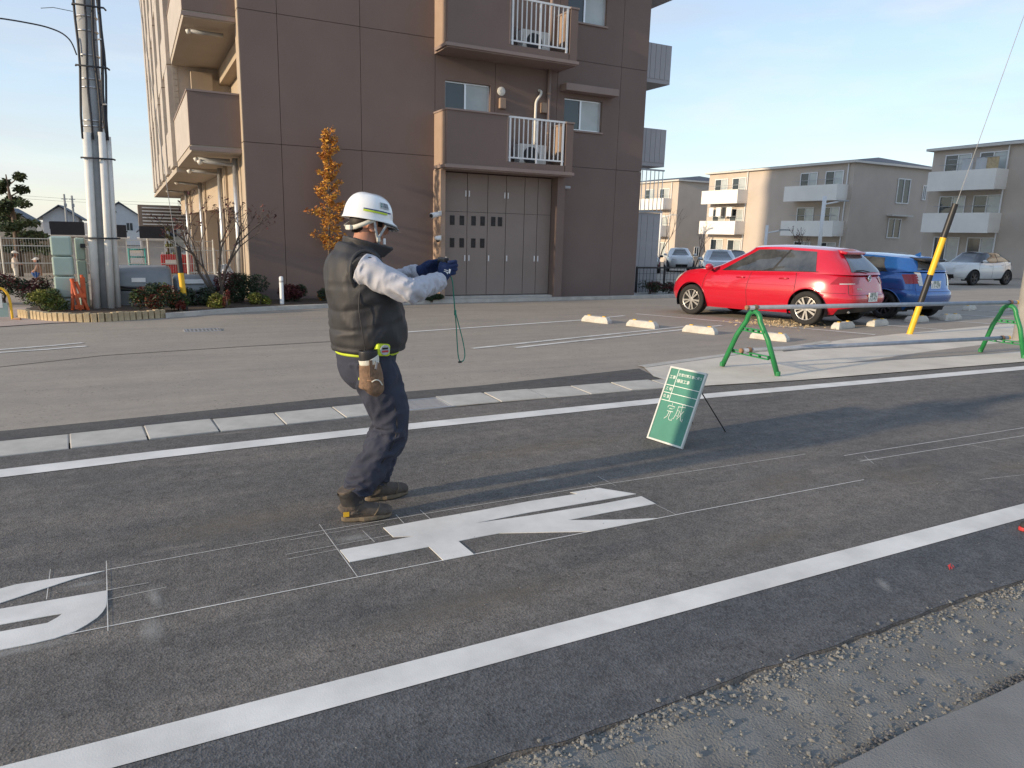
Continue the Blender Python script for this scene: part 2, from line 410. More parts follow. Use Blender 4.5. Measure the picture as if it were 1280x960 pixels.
# gutter blocks
gut = B(-0.001, 0.001, -0.001, 0.001, -0.06, -0.05).build('gutter', 'gutter_concrete'); tag(gut, kind='structure')
gut.location = (0, 5.9, 0)
blk = MB().box(-0.2435, 0.2435, 0.0, 0.405, -0.05, 0.008)
x = -9.95; i = 0
first = None
while x < 5.0:
    xc = x + 0.25
    ang = atan2(interp(GUT, xc+0.25)-interp(GUT, xc-0.25), 0.5)
    if not (2.0 < xc < 2.48):
        if first is None:
            first = blk.build('gutter_block', 'gutter_concrete', gut, local=True, bevel=0.006)
            o = first
        else:
            o = first.copy(); COL.objects.link(o); o.parent = gut
        o.location = (xc, interp(GUT, xc)-5.9, 0.002*((i % 3)-1)); o.rotation_euler = (0, 0, ang)
    x += 0.497; i += 1
# steel grating in the gutter
gr = thing('drain_grating', 'small steel drain grating set in the concrete gutter behind the standing worker', 'grating', (2.26, interp(GUT,2.26)+0.20, 0))
f = MB()
for a, b, c, d in ((-0.235,0.235,-0.20,-0.17),(-0.235,0.235,0.17,0.20),(-0.235,-0.205,-0.17,0.17),(0.205,0.235,-0.17,0.17)): f.box(a,b,c,d,-0.045,0.006)
f.build('frame', 'pale_pipe', gr, local=True)
for k in range(8): MB().box(-0.205, 0.205, -0.152+k*0.043-0.008, -0.152+k*0.043+0.008, -0.03, 0.004).build('bar', 'alu', gr, local=True)
for k in range(5): MB().box(-0.14+k*0.07-0.004, -0.14+k*0.07+0.004, -0.17, 0.17, -0.04, 0.0).build('cross_bar', 'pale_pipe', gr, local=True)

# painted stop characters and chalk setting-out lines
GLYPH_A = [(0.8,3.343),(0.81,3.193),(1.217,3.2),(1.225,3.028),(1.389,3.028),(1.379,3.203),(1.505,3.208),(1.618,3.207),(2.081,3.029),(2.537,3.03),(2.303,3.108),(2.047,3.212),(2.323,3.22),(2.665,3.218),(2.663,3.354),(2.352,3.344),(1.872,3.358),(1.548,3.381),(1.895,3.4),(2.389,3.399),(2.658,3.401),(2.584,3.488),(2.501,3.583),(2.291,3.584),(2.321,3.546),(1.979,3.554),(1.657,3.539),(1.363,3.536),(1.079,3.524),(1.09,3.387),(1.196,3.352)]
GLYPH_B = [(-0.776,3.47),(-0.789,3.542),(-0.623,3.551),(-0.566,3.569),(-0.227,3.56),(-0.342,3.529),(-0.604,3.407),(-0.751,3.328)]
GLYPH_C = [(-0.755,3.349),(-0.596,3.351),(-0.21,3.349),(-0.209,3.263),(-0.211,3.199),(-0.222,3.155),(-0.239,3.115),(-0.276,3.07),(-0.313,3.035),(-0.377,3.010),(-0.451,3.003),(-0.551,3.003),(-0.697,3.017),(-0.72,3.149),(-0.57,3.149),(-0.414,3.148),(-0.382,3.18),(-0.367,3.206),(-0.419,3.209),(-0.578,3.209),(-0.73,3.209)]
for nm, gp in (('painted_character', GLYPH_A), ('painted_character', GLYPH_B), ('painted_character', GLYPH_C)):
    tag(MB().prism(gp, 0.0015, 0.0045).build(nm, 'paint_white'), kind='structure')
CH = [[(-0.38,3.023),(0.816,3.03),(2.755,3.032),(4.259,3.011)],[(-0.22,3.568),(0.751,3.615),(1.114,3.62),(2.531,3.628),(4.361,3.586)],
 [(4.604,3.443),(6.862,3.386)],[(4.596,3.3),(6.568,3.23)],[(5.835,3.228),(5.909,2.881)],[(0.78,3.706),(0.804,3.029)],[(-0.223,3.669),(-0.199,2.983)],
 [(-0.448,3.679),(-0.436,3.367)],[(1.199,3.671),(1.2,3.51)],[(1.346,3.684),(1.354,3.515)],[(2.494,3.692),(2.489,3.566)],[(2.622,3.773),(2.627,3.571)],
 [(2.658,3.212),(2.666,3.032)],[(5.018,2.688),(5.425,2.624)],[(4.748,3.383),(4.64,3.222)],[(4.62,3.34),(4.80,3.26)],[(0.968,3.531),(0.985,3.369)],[(0.60,3.564),(1.1,3.578)],[(0.55,3.345),(0.80,3.357)],
 [(0.55,3.40),(1.2,3.42)],[(-0.21,3.352),(-0.05,3.353)],[(-0.21,3.26),(0.02,3.28)]]
for k, c in enumerate(CH):
    w = 0.0065 if k in (0, 2, 3) else 0.0038 if k in (1, 5, 6) else 0.003
    m = MB()
    for (ax, ay), (bx, by) in zip(c, c[1:]):
        L_ = sqrt((bx-ax)**2+(by-ay)**2); nx, ny = -(by-ay)/L_*w/2, (bx-ax)/L_*w/2
        z = 0.0030 + 0.0002*(k % 7)
        m.add([(ax+nx,ay+ny,z),(ax-nx,ay-ny,z),(bx-nx,by-ny,z),(bx+nx,by+ny,z)], [(0,1,2,3)])
    tag(m.build('chalk_line', 'paint_white' if k < 4 else 'paint_old'), kind='structure')
# smudges of chalk and dried mud: thin patches with ragged edges
def smudge_mat(name, col, lo, hi, sc, mx=0.7):
    m = bpy.data.materials.new(name); m.use_nodes = True; nt = m.node_tree; b = nt.nodes['Principled BSDF']
    b.inputs['Base Color'].default_value = (*col, 1); b.inputs['Roughness'].default_value = 0.95
    t = nt.nodes.new('ShaderNodeTexCoord'); n = nt.nodes.new('ShaderNodeTexNoise'); n.inputs['Scale'].default_value = sc; n.inputs['Detail'].default_value = 8
    n.inputs['Roughness'].default_value = 0.7
    g = nt.nodes.new('ShaderNodeTexGradient'); g.gradient_type = 'SPHERICAL'
    mu = nt.nodes.new('ShaderNodeMath'); mu.operation = 'MULTIPLY'
    sq_ = nt.nodes.new('ShaderNodeMath'); sq_.operation = 'POWER'; sq_.inputs[1].default_value = 0.6
    r = nt.nodes.new('ShaderNodeMapRange'); r.inputs['From Min'].default_value = lo; r.inputs['From Max'].default_value = hi
    r.inputs['To Max'].default_value = mx
    nt.links.new(t.outputs['Object'], n.inputs['Vector'])
    nt.links.new(t.outputs['Object'], g.inputs['Vector']); nt.links.new(g.outputs['Fac'], sq_.inputs[0])
    nt.links.new(n.outputs['Fac'], mu.inputs[0]); nt.links.new(sq_.outputs[0], mu.inputs[1])
    nt.links.new(mu.outputs[0], r.inputs[0]); nt.links.new(r.outputs[0], b.inputs['Alpha'])
    MATS[name] = m
smudge_mat('chalk_dust', (0.5,0.49,0.46), 0.30, 0.50, 26, 0.38)
smudge_mat('mud_dust', (0.24,0.205,0.16), 0.22, 0.6, 5, 0.42)
for k, (x, y, sx, sy, rz, m_) in enumerate([(-0.05,2.92,0.09,0.22,0.05,'chalk_dust'),(-0.52,2.97,0.45,0.07,0.0,'chalk_dust'),(-0.30,3.45,0.16,0.05,0.05,'chalk_dust'),(-0.03,3.2,0.05,0.22,0.1,'chalk_dust'),
   (2.25,3.85,0.12,0.06,0,'chalk_dust'),(3.95,4.55,0.16,0.10,0.6,'chalk_dust'),(5.55,2.75,0.35,0.22,0.1,'mud_dust'),(4.55,2.95,0.30,0.45,0.4,'mud_dust'),(3.7,3.2,0.5,0.22,0.2,'mud_dust'),
   (4.9,3.0,0.35,0.2,0.4,'mud_dust'),(0.9,3.45,0.18,0.08,0,'chalk_dust'),
   (0.4,3.9,0.8,0.3,0.1,'mud_dust'),(2.6,4.5,1.2,0.25,0.05,'mud_dust'),(1.2,2.6,0.9,0.2,0.05,'mud_dust'),(2.9,2.55,0.6,0.12,0.1,'mud_dust'),(3.0,1.95,0.05,0.14,-0.6,'chalk_dust')]):
    o = MB().add([(-1,-1,0),(1,-1,0),(1,1,0),(-1,1,0)], [(0,1,2,3)]).build('dust_patch', m_)
    o.location = (x, y, 0.0042 + 0.0001*k if m_ == 'chalk_dust' else 0.0021 + 0.00004*k); o.scale = (sx, sy, 1); o.rotation_euler = (0, 0, rz); tag(o, kind='structure')

# parking lot lines
LOT = [[(3.831,11.444),(7.849,12.25),(9.37,12.80)],[(4.171,9.273),(5.786,9.71),(9.13,10.563)],[(4.783,9.12),(5.516,9.321),(8.737,10.167),(10.02,10.512)],
       [(9.907,13.095),(11.606,8.361)],[(19.286,11.642),(19.9,9.0)],[(17.466,10.852),(18.181,8.6)],[(15.64,9.637),(16.2,8.0)],[(13.25,9.722),(13.714,8.249)],
       [(-6,10.6),(-1.623,11.071),(-1.113,11.189),(-0.682,11.359)],[(-6,10.7),(-1.661,11.357),(-1.143,11.553),(-0.744,11.75)]]
for k, c in enumerate(LOT):
    m = MB(); w = 0.10; L_, R_ = [], []
    for i, (x, y) in enumerate(c):
        a = c[max(0,i-1)]; b = c[min(len(c)-1,i+1)]; d = Vector((b[0]-a[0], b[1]-a[1])).normalized()
        for S, lst in ((1,L_),(-1,R_)):
            X, Y = x-d.y*w/2*S, y+d.x*w/2*S; lst.append((X, Y, gz(Y)+0.006))
    m.grid([R_, L_]); tag(m.build('parking_line', 'paint_old' if k not in (0,3) else 'paint_white'), kind='structure')
# seam in the lot, drain covers
m = MB(); pts = [(-8,8.7),(-1.452,9.797),(-0.443,10.35),(1.3,10.60),(3.0,10.75)]
m.grid([[(x,y-0.012,gz(y)+0.004) for x,y in pts],[(x,y+0.012,gz(y)+0.004) for x,y in pts]])
tag(m.build('asphalt_seam', 'joint_dark'), kind='structure')
for k, (x0, x1, y0, y1) in enumerate(((0.62,1.17,12.65,13.0),)):
    g_ = thing('drain_grating', 'flat steel drain grating in the asphalt in front of the planted bed', 'grating', (0.9, 12.83, gz(12.83)))
    f = MB()
    for a,b,c,d in ((-0.28,0.28,-0.18,-0.16),(-0.28,0.28,0.16,0.18),(-0.28,-0.26,-0.16,0.16),(0.26,0.28,-0.16,0.16)): f.box(a,b,c,d,-0.01,0.012)
    f.build('frame', 'steel_pipe', g_, local=True)
    for q in range(9): MB().box(-0.24+q*0.06-0.012,-0.24+q*0.06+0.012,-0.16,0.16,-0.01,0.009).build('bar', 'steel_pipe', g_, local=True)
mh = MB(); mh.prism([(8.25,7.36),(9.1,7.42),(9.3,7.66),(8.35,7.55)], -0.03, -0.008)
tag(mh.build('asphalt_patch', 'strip_asphalt'), kind='structure')

# gravel strip: bumpy bed, loose stones, and the concrete slab at the bottom corner
xs = [-3 + 0.04*i for i in range(270)]; ys = [1.10 + 0.04*j for j in range(17)]
P = []
for y in ys:
    row = []
    for x in xs:
        h = 0.012*noise.noise(Vector((x*3, y*3, 1))) + 0.010*noise.noise(Vector((x*11, y*11, 2)))
        h += 0.020*math.exp(-((y-1.62)/0.10)**2) - 0.010*math.exp(-((y-1.28)/0.06)**2)
        row.append((x, y, -0.022 + h))
    P.append(row)
tag(MB().grid(P).build('gravel_bed', 'gravel_base', smooth=True), kind='structure')
rng = random.Random(11); st = MB()
ICO = [(0,0,1),(0.9,0,0.2),(0.28,0.85,0.2),(-0.72,0.52,0.2),(-0.72,-0.52,0.2),(0.28,-0.85,0.2),(0,0,-1)]
ICF = [(0,1,2),(0,2,3),(0,3,4),(0,4,5),(0,5,1),(6,2,1),(6,3,2),(6,4,3),(6,5,4),(6,1,5)]
for k in range(9000):
    x = rng.uniform(-0.5, 7.0)
    u = rng.random()
    y = 1.66 + rng.gauss(0, 0.035) if u < 0.42 else (1.27 + rng.gauss(0, 0.03) if u < 0.55 else rng.uniform(1.25, 1.70))
    if y > 1.76 or (y > 1.70 and rng.random() < 0.7): continue
    s_ = rng.choice([0.0022,0.003,0.004,0.0045,0.006,0.009]) * rng.uniform(0.7, 1.35)
    if rng.random() < 0.02: s_ *= 1.6
    base = 0.002 if y > 1.71 else -0.022 + 0.012*noise.noise(Vector((x*3, y*3, 1))) + 0.010*noise.noise(Vector((x*11, y*11, 2))) + 0.020*math.exp(-((y-1.62)/0.10)**2) - 0.010*math.exp(-((y-1.28)/0.06)**2)
    R = Matrix.Rotation(rng.uniform(0,6.28), 3, 'Z') @ Matrix.Rotation(rng.uniform(-0.6,0.6), 3, 'X')
    sx, sy, sz = s_*rng.uniform(0.8,1.3), s_*rng.uniform(0.7,1.1), s_*rng.uniform(0.5,0.9)
    st.add([R @ Vector((q[0]*sx*rng.uniform(0.8,1.2), q[1]*sy*rng.uniform(0.8,1.2), q[2]*sz)) + Vector((x, y, base+sz*0.35)) for q in ICO], ICF)
tag(st.build('gravel', 'stone'), 'loose grey gravel along the broken asphalt edge', 'gravel', kind='stuff')
xs = [-6 + 0.12*i for i in range(120)]
top = [(x, 1.235 + 0.012*noise.noise(Vector((x*2.5, 9, 0))), 0.004) for x in xs]
tag(MB().grid([[(x, -3, 0.004) for x in xs], top, [(p[0], p[1]+0.004, -0.06) for p in top]]).build('concrete_slab', 'slab_concrete'), kind='structure')
# crumbs of dark asphalt along the slab
st = MB()
for k in range(260):
    x = rng.choice([2.0,2.75,2.85,1.3]) + rng.gauss(0,0.12); y = 1.262 + rng.gauss(0,0.012); s_ = rng.uniform(0.004,0.011)
    st.add([Vector((q[0]*s_, q[1]*s_, q[2]*s_*0.7)) + Vector((x,y,-0.012)) for q in ICO], ICF)
tag(st.build('asphalt_crumbs', 'fresh_asphalt'), 'dark asphalt crumbs beside the concrete slab', 'gravel', kind='stuff')
# white pebbles scattered on the road
st = MB()
for k in range(130):
    x = rng.uniform(-0.6,6); y = rng.uniform(1.8,5.0); s_ = rng.uniform(0.0025,0.006)
    st.add([Vector((q[0]*s_, q[1]*s_, q[2]*s_*0.6)) + Vector((x,y,0.003)) for q in ICO], ICF)
tag(st.build('road_grit', 'stone'), 'scattered pale grit on the road surface', 'gravel', kind='stuff')
# ================================================================== brown apartment building
YF = 17.8; GB = gz(YF)
apt = thing('apartment_building', 'tall dark brown apartment block with balconies and a wall of meter closets', 'building', (7.8, YF, GB))
def cells(rects_x, rects_z, openings):
    """boxes covering a rectangle minus openings"""
    xs = sorted(set(list(rects_x) + [v for o in openings for v in o[:2] if rects_x[0] < v < rects_x[1]]))
    zs = sorted(set(list(rects_z) + [v for o in openings for v in o[2:] if rects_z[0] < v < rects_z[1]]))
    out = []
    for a, b in zip(xs, xs[1:]):
        run = None
        for c, d in zip(zs, zs[1:]):
            cx, cz = (a+b)/2, (c+d)/2
            hole = any(o[0] < cx < o[1] and o[2] < cz < o[3] for o in openings)
            if hole:
                if run: out.append((a, b, *run)); run = None
            else:
                run = (run[0], d) if run else (c, d)
        if run: out.append((a, b, *run))
    return out
ZJ = [GB-0.1, 3.40, 6.16, 8.92, 11.68, 14.44, 17.2]
WIN = []
for k in range(4):
    WIN.append((10.64, 11.87, 4.37+2.75*k, 5.18+2.75*k))
    WIN.append((7.17, 8.42, 3.30+2.76*k, 5.24+2.76*k))
WIN.append((7.02, 10.24, GB, 3.0))
B(2.36, 13.34, YF+0.16, YF+0.5, GB-0.1, 17.2).build('wall_core', 'brown_gap', apt)
XJ = [2.35, 3.16, 5.03, 6.90, 8.55, 10.40, 12.45, 13.35]
G_ = 0.0055
for a, b in zip(XJ, XJ[1:]):
    for c, d in zip(ZJ, ZJ[1:]):
        m = MB()
        for (x0, x1, z0, z1) in cells((a+G_, b-G_), (c+G_, d-G_), WIN): m.box(x0, x1, YF, YF+0.16, z0, z1)
        if m.v: m.build('wall_panel', 'brown_wall', apt)
# west flank wall end and return
for k, (z0, z1) in enumerate(zip(ZJ, ZJ[1:])):
    B(2.335, 2.352, YF+0.012, YF+0.5, z0+0.01, z1-0.01).build('wall_edge', 'beige_wall', apt)
B(12.9, 13.34, YF+0.5, 48, GB-0.1, 17.2).build('east_wall', 'brown_wall', apt)
B(2.9, 12.9, YF+0.5, 46, 3.2, 17.2).build('upper_mass', 'brown_wall', apt)
B(2.2, 13.5, YF-0.1, 48.2, 17.2, 17.5).build('roof', 'brown_trim', apt)

def window(x0, x1, z0, z1, y, curtain, yo=0.10):
    w = B(x0, x1, y+yo+0.03, y+yo+0.04, z0, z1).build('window', 'pane_dark', apt)
    fr_ = MB(); t = 0.035
    fr_.box(x0, x0+t, y+yo-0.02, y+yo+0.03, z0, z1).box(x1-t, x1, y+yo-0.02, y+yo+0.03, z0, z1)
    fr_.box(x0+t, x1-t, y+yo-0.02, y+yo+0.03, z0, z0+t).box(x0+t, x1-t, y+yo-0.02, y+yo+0.03, z1-t, z1)
    xm = x0 + (x1-x0)*0.46
    fr_.box(xm-0.025, xm+0.025, y+yo-0.022, y+yo+0.03, z0+t, z1-t)
    fr_.build('frame', 'alu', w)
    B(x0+t, xm-0.025, y+yo+0.012, y+yo+0.018, z0+t, z1-t).build('pane', 'pane_dark', w)
    B(xm+0.025, x1-t, y+yo+0.006, y+yo+0.012, z0+t, z1-t).build('pane', 'pane_curtain', w)
    return w
for k in range(2):
    dz = 2.75*k
    w = window(10.64, 11.87, 4.37+dz, 5.18+dz, YF, 1)
    B(10.60, 11.91, YF-0.04, YF+0.09, 4.325+dz, 4.368+dz).build('sill', 'brown_trim', w)
    window(7.17, 8.42, 3.30+dz*1.004, 5.24+dz*1.004, YF, 1)
    B(10.48, 12.18, YF-0.34, YF-0.002, 5.31+dz, 5.49+dz).build('awning', 'brown_trim', apt, bevel=0.012)

# front balconies
def balcony(z):
    b = B(6.88, 10.45, 16.95, YF-0.002, z, z+0.12).build('balcony', 'brown_trim', apt)
    B(6.82, 10.49, 16.90, 16.952, z+0.03, z+0.10).build('drip_edge', 'brown_trim', b)
    B(6.82, 6.885, 16.952, YF-0.15, z+0.03, z+0.10).build('drip_edge', 'brown_trim', b)
    B(6.88, 8.53, 16.955, 17.08, z+0.121, z+1.36).build('parapet', 'brown_wall', b)
    B(8.53, 10.21, 16.955, 17.08, z+0.121, z+0.27).build('curb', 'brown_wall', b)
    B(8.50, 8.535, 16.945, 17.09, z+0.272, z+1.355).build('edge_trim', 'brown_trim', b)
    B(6.88, 7.0, 17.081, YF-0.003, z+0.121, z+1.36).build('side_wall', 'beige_side', b)
    B(10.23, 10.45, 16.955, 17.08, z+0.121, z+1.33).build('parapet_end', 'brown_wall', b)
    B(10.33, 10.45, 17.081, YF-0.003, z+0.121, z+1.33).build('side_wall', 'beige_side', b)
    B(6.86, 8.55, 16.93, 17.10, z+1.361, z+1.40).build('cap', 'brown_trim', b)
    B(6.86, 7.02, 17.101, YF-0.003, z+1.361, z+1.40).build('cap', 'brown_trim', b)
    B(10.21, 10.47, 16.93, 17.10, z+1.331, z+1.37).build('cap', 'brown_trim', b)
    B(10.31, 10.47, 17.101, YF-0.003, z+1.331, z+1.37).build('cap', 'brown_trim', b)
    B(8.54, 10.205, 16.975, 17.025, z+1.33, z+1.375).build('top_rail', 'white_metal', b)
    B(8.56, 10.19, 16.985, 17.015, z+0.36, z+0.395).build('bottom_rail', 'white_metal', b)
    for i in range(13):
        x = 8.60 + i*(10.15-8.60)/12; big = i in (0, 6, 12); w = 0.026 if big else 0.012
        B(x-w, x+w, 16.984 - (0.006 if big else 0), 17.016, z+(0.271 if big else 0.396), z+1.329).build('railing_bar', 'white_metal', b)
    return b
mk('beige_side', (0.34,0.245,0.185), 0.85, var=0.06, scale=2, bump=0.2, bscale=150)
for z in (3.05, 5.80, 8.56): balcony(z)
for k, z in enumerate((3.17, 5.92)):
    ac = thing('air_conditioner', ['white air conditioner outdoor unit on the lower front balcony', 'white air conditioner outdoor unit on the upper front balcony'][k], 'air conditioner', (9.55, 17.45, z), 0, 'outdoor units on the brown building')
    B(9.05, 9.85, 17.3, 17.6, z+0.06, z+0.66).build('casing', 'off_white', ac, bevel=0.02)
    MB().lathe([(0.05,17.297),(0.23,17.297),(0.235,17.287),(0.2,17.28),(0.05,17.282)], (9.38,0,z+0.36), 20, 'Y').build('fan_grille', 'black_plastic', ac)
    for x in (9.12, 9.75): B(x, x+0.06, 17.28, 17.62, z, z+0.06).build('foot', 'black_plastic', ac)
# pipes and vents on the wall above the balcony
MB().tube([(10.10,YF-0.08,3.17),(10.10,YF-0.08,5.80)], 0.05, 10).build('downpipe', 'brown_trim', apt, smooth=True)
MB().tube([(10.10,YF-0.08,5.93),(10.10,YF-0.08,8.55)], 0.05, 10).build('downpipe', 'brown_trim', apt, smooth=True)
for z in (4.2, 5.2): MB().lathe([(0.062,z-0.02),(0.062,z+0.02)], (10.10,YF-0.08,0), 10).build('pipe_clip', 'beige_side', apt)
MB().tube(cr([(9.70,YF-0.10,3.85),(9.70,YF-0.10,4.75),(9.72,YF-0.10,4.98),(9.84,YF-0.09,5.14),(9.86,YF-0.07,5.24),(9.84,YF+0.01,5.27)],5), 0.035, 8).build('duct', 'off_white', apt, smooth=True)
MB().lathe([(0.11,YF-0.002),(0.11,YF-0.03),(0.05,YF-0.05)], (8.72,0,5.13), 14, 'Y').build('vent_cap', 'off_white', apt)
for x, z in ((8.74, 4.83), (9.98, 4.84)): B(x-0.09, x+0.09, YF-0.10, YF-0.002, z-0.13, z+0.13).build('vent_hood', 'beige_side', apt, bevel=0.02)
# meter closets below the balcony
B(6.99, 10.26, 17.70, YF+0.14, GB-0.1, 3.04).build('closet_back', 'brown_gap', apt)
B(6.98, 10.25, 17.40, 17.69, GB-0.12, GB+0.15).build('closet_step', 'gutter_concrete', apt, bevel=0.01)
B(6.86, 6.985, 17.28, YF-0.002, GB-0.1, 3.049).build('wing_wall', 'beige_side', apt)
B(10.262, 10.50, 17.35, YF-0.002, GB-0.1, 3.049).build('wing_wall', 'brown_wall', apt)
DX = [7.0, 7.745, 8.33, 8.87, 9.425, 9.83, 10.25]
for i, (a, b) in enumerate(zip(DX, DX[1:])):
    for (z0, z1) in ((GB+0.17, 2.055), (2.065, 3.02)):
        d = B(a+0.008, b-0.008, 17.655, 17.698, z0, z1).build('closet_door', 'closet_panel', apt)
        hs = []
        if z0 > 1: hs = {0:[b-0.05], 1:[a+0.05], 2:[b-0.05], 3:[a+0.05]}.get(i, []); hz = 2.52
        else: hs = {0:[b-0.06], 1:[a+0.06], 2:[a+0.05], 3:[a+0.05], 4:[b-0.06], 5:[a+0.05]}[i]; hz = 0.88
        for hx in hs: B(hx-0.014, hx+0.014, 17.635, 17.654, hz-0.075, hz+0.075).build('handle', 'white_metal', d)
        if z0 < 1 and i < 3:
            mx = {0:[7.33,7.60], 1:[7.93,8.19], 2:[8.50,8.70]}[i]
            for zz in (1.84, 1.27):
                if i == 2 and zz < 1.5: continue
                for x in mx:
                    q = B(x-0.065, x+0.065, 17.645, 17.6545, zz-0.12, zz+0.12).build('meter_window', 'meter_glass', d, bevel=0.012)
# security cameras on the wing wall
for k, (z, kind) in enumerate(((1.98, 'bullet'), (1.38, 'dome'))):
    lab = ['white bullet security camera on the corner beside the meter closets', 'white dome security camera just below the bullet camera'][k]
    t = thing('security_camera', lab, 'camera', (6.84, 17.30, z), 0)
    B(6.80, 6.86, 17.22, 17.29, z-0.05, z+0.07).build('mount', 'off_white', t)
    if kind == 'bullet':
        MB().tube([(6.83,17.25,z),(6.55,17.10,z-0.06)], [0.06,0.07], 10).build('housing', 'white_metal', t, smooth=True)
        MB().tube([(6.548,17.099,z-0.061),(6.53,17.09,z-0.065)], 0.05, 10).build('lens', 'black_plastic', t)
    else:
        MB().sphere((6.76,17.20,z), 0.09, 12, 6, (1,1,0.7)).build('housing', 'white_metal', t, smooth=True)
        MB().sphere((6.76,17.20,z-0.045), 0.055, 10, 6).build('lens', 'black_plastic', t, smooth=True)

# west side: balconies, tiled upper storeys, soffit and ground-floor piers
for k in range(5):
    z = 3.15 + 2.755*k
    b = B(1.28, 2.9, 18.12, 23.6, z, z+0.14).build('side_balcony', 'soffit', apt)
    B(1.26, 2.34, 18.10, 18.24, z+0.141, z+1.26).build('end_wall', 'brown_wall', b)
    B(1.24, 2.338, 18.08, 18.26, z+1.261, z+1.30).build('cap', 'brown_trim', b)
    B(1.24, 2.338, 18.07, 18.10, z+0.02, z+0.10).build('drip_edge', 'brown_trim', b)
    B(1.26, 1.38, 18.241, 23.6, z+0.141, z+1.26).build('front_wall', 'tile_pale', b)
    B(1.24, 1.40, 18.261, 23.6, z+1.261, z+1.30).build('cap', 'brown_trim', b)
    B(1.75, 2.3, 23.3, 23.55, z+0.141, z+2.6).build('divider', 'beige_wall', b)
    B(2.5, 2.9, 18.5, 23.6, z+2.35, z+2.74).build('beam', 'beige_wall', b)
    if k < 3:
        MB().tube([(1.45,18.9,z-0.10),(2.15,18.9,z-0.10)], 0.045, 8).build('drain_pipe', 'pale_pipe', apt, smooth=True)
        MB().tube([(1.45,18.9,z-0.10),(1.38,18.9,z-0.13)], 0.05, 8).build('drain_cap', 'off_white', apt, smooth=True)
B(2.80, 2.898, YF+0.51, 48, 3.15, 17.2).build('recess_wall', 'beige_wall', apt)
# tiled part of the upper storeys beyond the balconies: vertical bays with tile courses
B(1.30, 2.79, 23.62, 47.9, 3.16, 17.2).build('tiled_wing', 'tile_pale', apt)
y = 23.62; kk = 0
while y < 45.0:
    w = 1.7 if kk % 2 == 0 else 2.3
    for j in range(5):
        z0 = 3.18 + 2.755*j
        if kk % 2 == 0:
            B(1.16, 1.299, y, y+w, z0, z0+2.72).build('tile_panel', 'tile_pale', apt)
        else:
            B(1.20, 1.299, y+0.05, y+w-0.05, z0+0.2, z0+1.2).build('tile_panel', 'tile_pale', apt)
            B(1.26, 1.299, y+0.1, y+w-0.1, z0+1.3, z0+2.5).build('window', 'pane_curtain', apt)
    y += w; kk += 1
# fine tile courses on the first bay (read as thin raised lines)
for j in range(34):
    z = 3.3 + j*0.16
    B(1.30, 1.42, 23.605, 23.619, z, z+0.145).build('tile_course', 'tile_pale', apt)
B(1.24, 2.9, 23.62, 48, 3.02, 3.158).build('soffit', 'soffit', apt)
# ground floor
for i in range(4):
    y0 = [18.40, 21.9, 28.6, 36.3][i]; y1 = [21.9, 28.6, 36.3, 44.2][i]
    B(2.36, 2.85, y0, y0+0.55, GB-0.3, 3.14).build('pier', 'beige_wall', apt)
    B(2.42, 2.80, y0+0.551, y1-0.001, 2.05, 3.14).build('lintel', 'beige_wall', apt)
    B(4.2, 4.3, y0, y1, GB-0.3, 3.14).build('inner_wall', 'beige_side', apt)
    MB().tube([(2.24,y0+0.28,GB-0.3),(2.24,y0+0.28,3.10)], 0.065, 10).build('downpipe', 'steel_pipe', apt, smooth=True)
    MB().tube([(2.24,y0+0.28,2.94),(1.50,y0+0.28,2.99)], 0.04, 8).build('drain_pipe', 'pale_pipe', apt, smooth=True)
    MB().tube([(1.52,y0+0.28,2.99),(1.44,y0+0.28,2.94)], 0.055, 8).build('drain_cap', 'off_white', apt, smooth=True)
    if i == 0: continue
B(2.9, 12.9, 40, 40.3, GB-1, 3.2).build('inner_wall', 'beige_side', apt)

# east side: grey balconies, screens
for k in range(4):
    z = 3.72 + 2.45*k
    b = B(13.36, 15.12, 19.0, 34, z, z+0.10).build('east_balcony', 'balcony_grey', apt)
    B(13.36, 15.12, 19.0, 19.12, z+0.101, z+1.12).build('end_wall', 'balcony_grey', b)
    B(15.0, 15.12, 19.121, 34, z+0.101, z+1.12).build('front_wall', 'balcony_grey', b)
    for j in range(9):
        B(13.38+j*0.19, 13.38+j*0.19+0.178, 18.985, 18.999, z+0.12, z+1.10).build('tile_strip', 'balcony_grey', b)
sc_ = B(13.36, 15.12, 18.95, 18.99, 2.30, 2.36).build('railing', 'pale_pipe', apt)
B(13.36, 15.12, 18.95, 18.99, 3.58, 3.63).build('top_rail', 'pale_pipe', sc_)
for j in range(10): B(13.62+j*0.16, 13.64+j*0.16, 18.96, 18.98, 2.361, 3.579).build('railing_bar', 'alu', sc_)
B(13.36, 15.10, 19.0, 33, GB-0.2, 2.29).build('low_wall', 'balcony_grey', apt)
for r_ in range(9):
    for c_ in range(7):
        B(13.37+c_*0.245, 13.37+c_*0.245+0.235, 18.988, 18.9995, -0.2+r_*0.27, -0.2+r_*0.27+0.26).build('wall_tile', 'balcony_grey', apt)
# white service light by the closets
B(10.52, 10.80, YF-0.25, YF-0.01, 2.78, 2.86).build('wall_lamp', 'pale_pipe', apt, bevel=0.02)
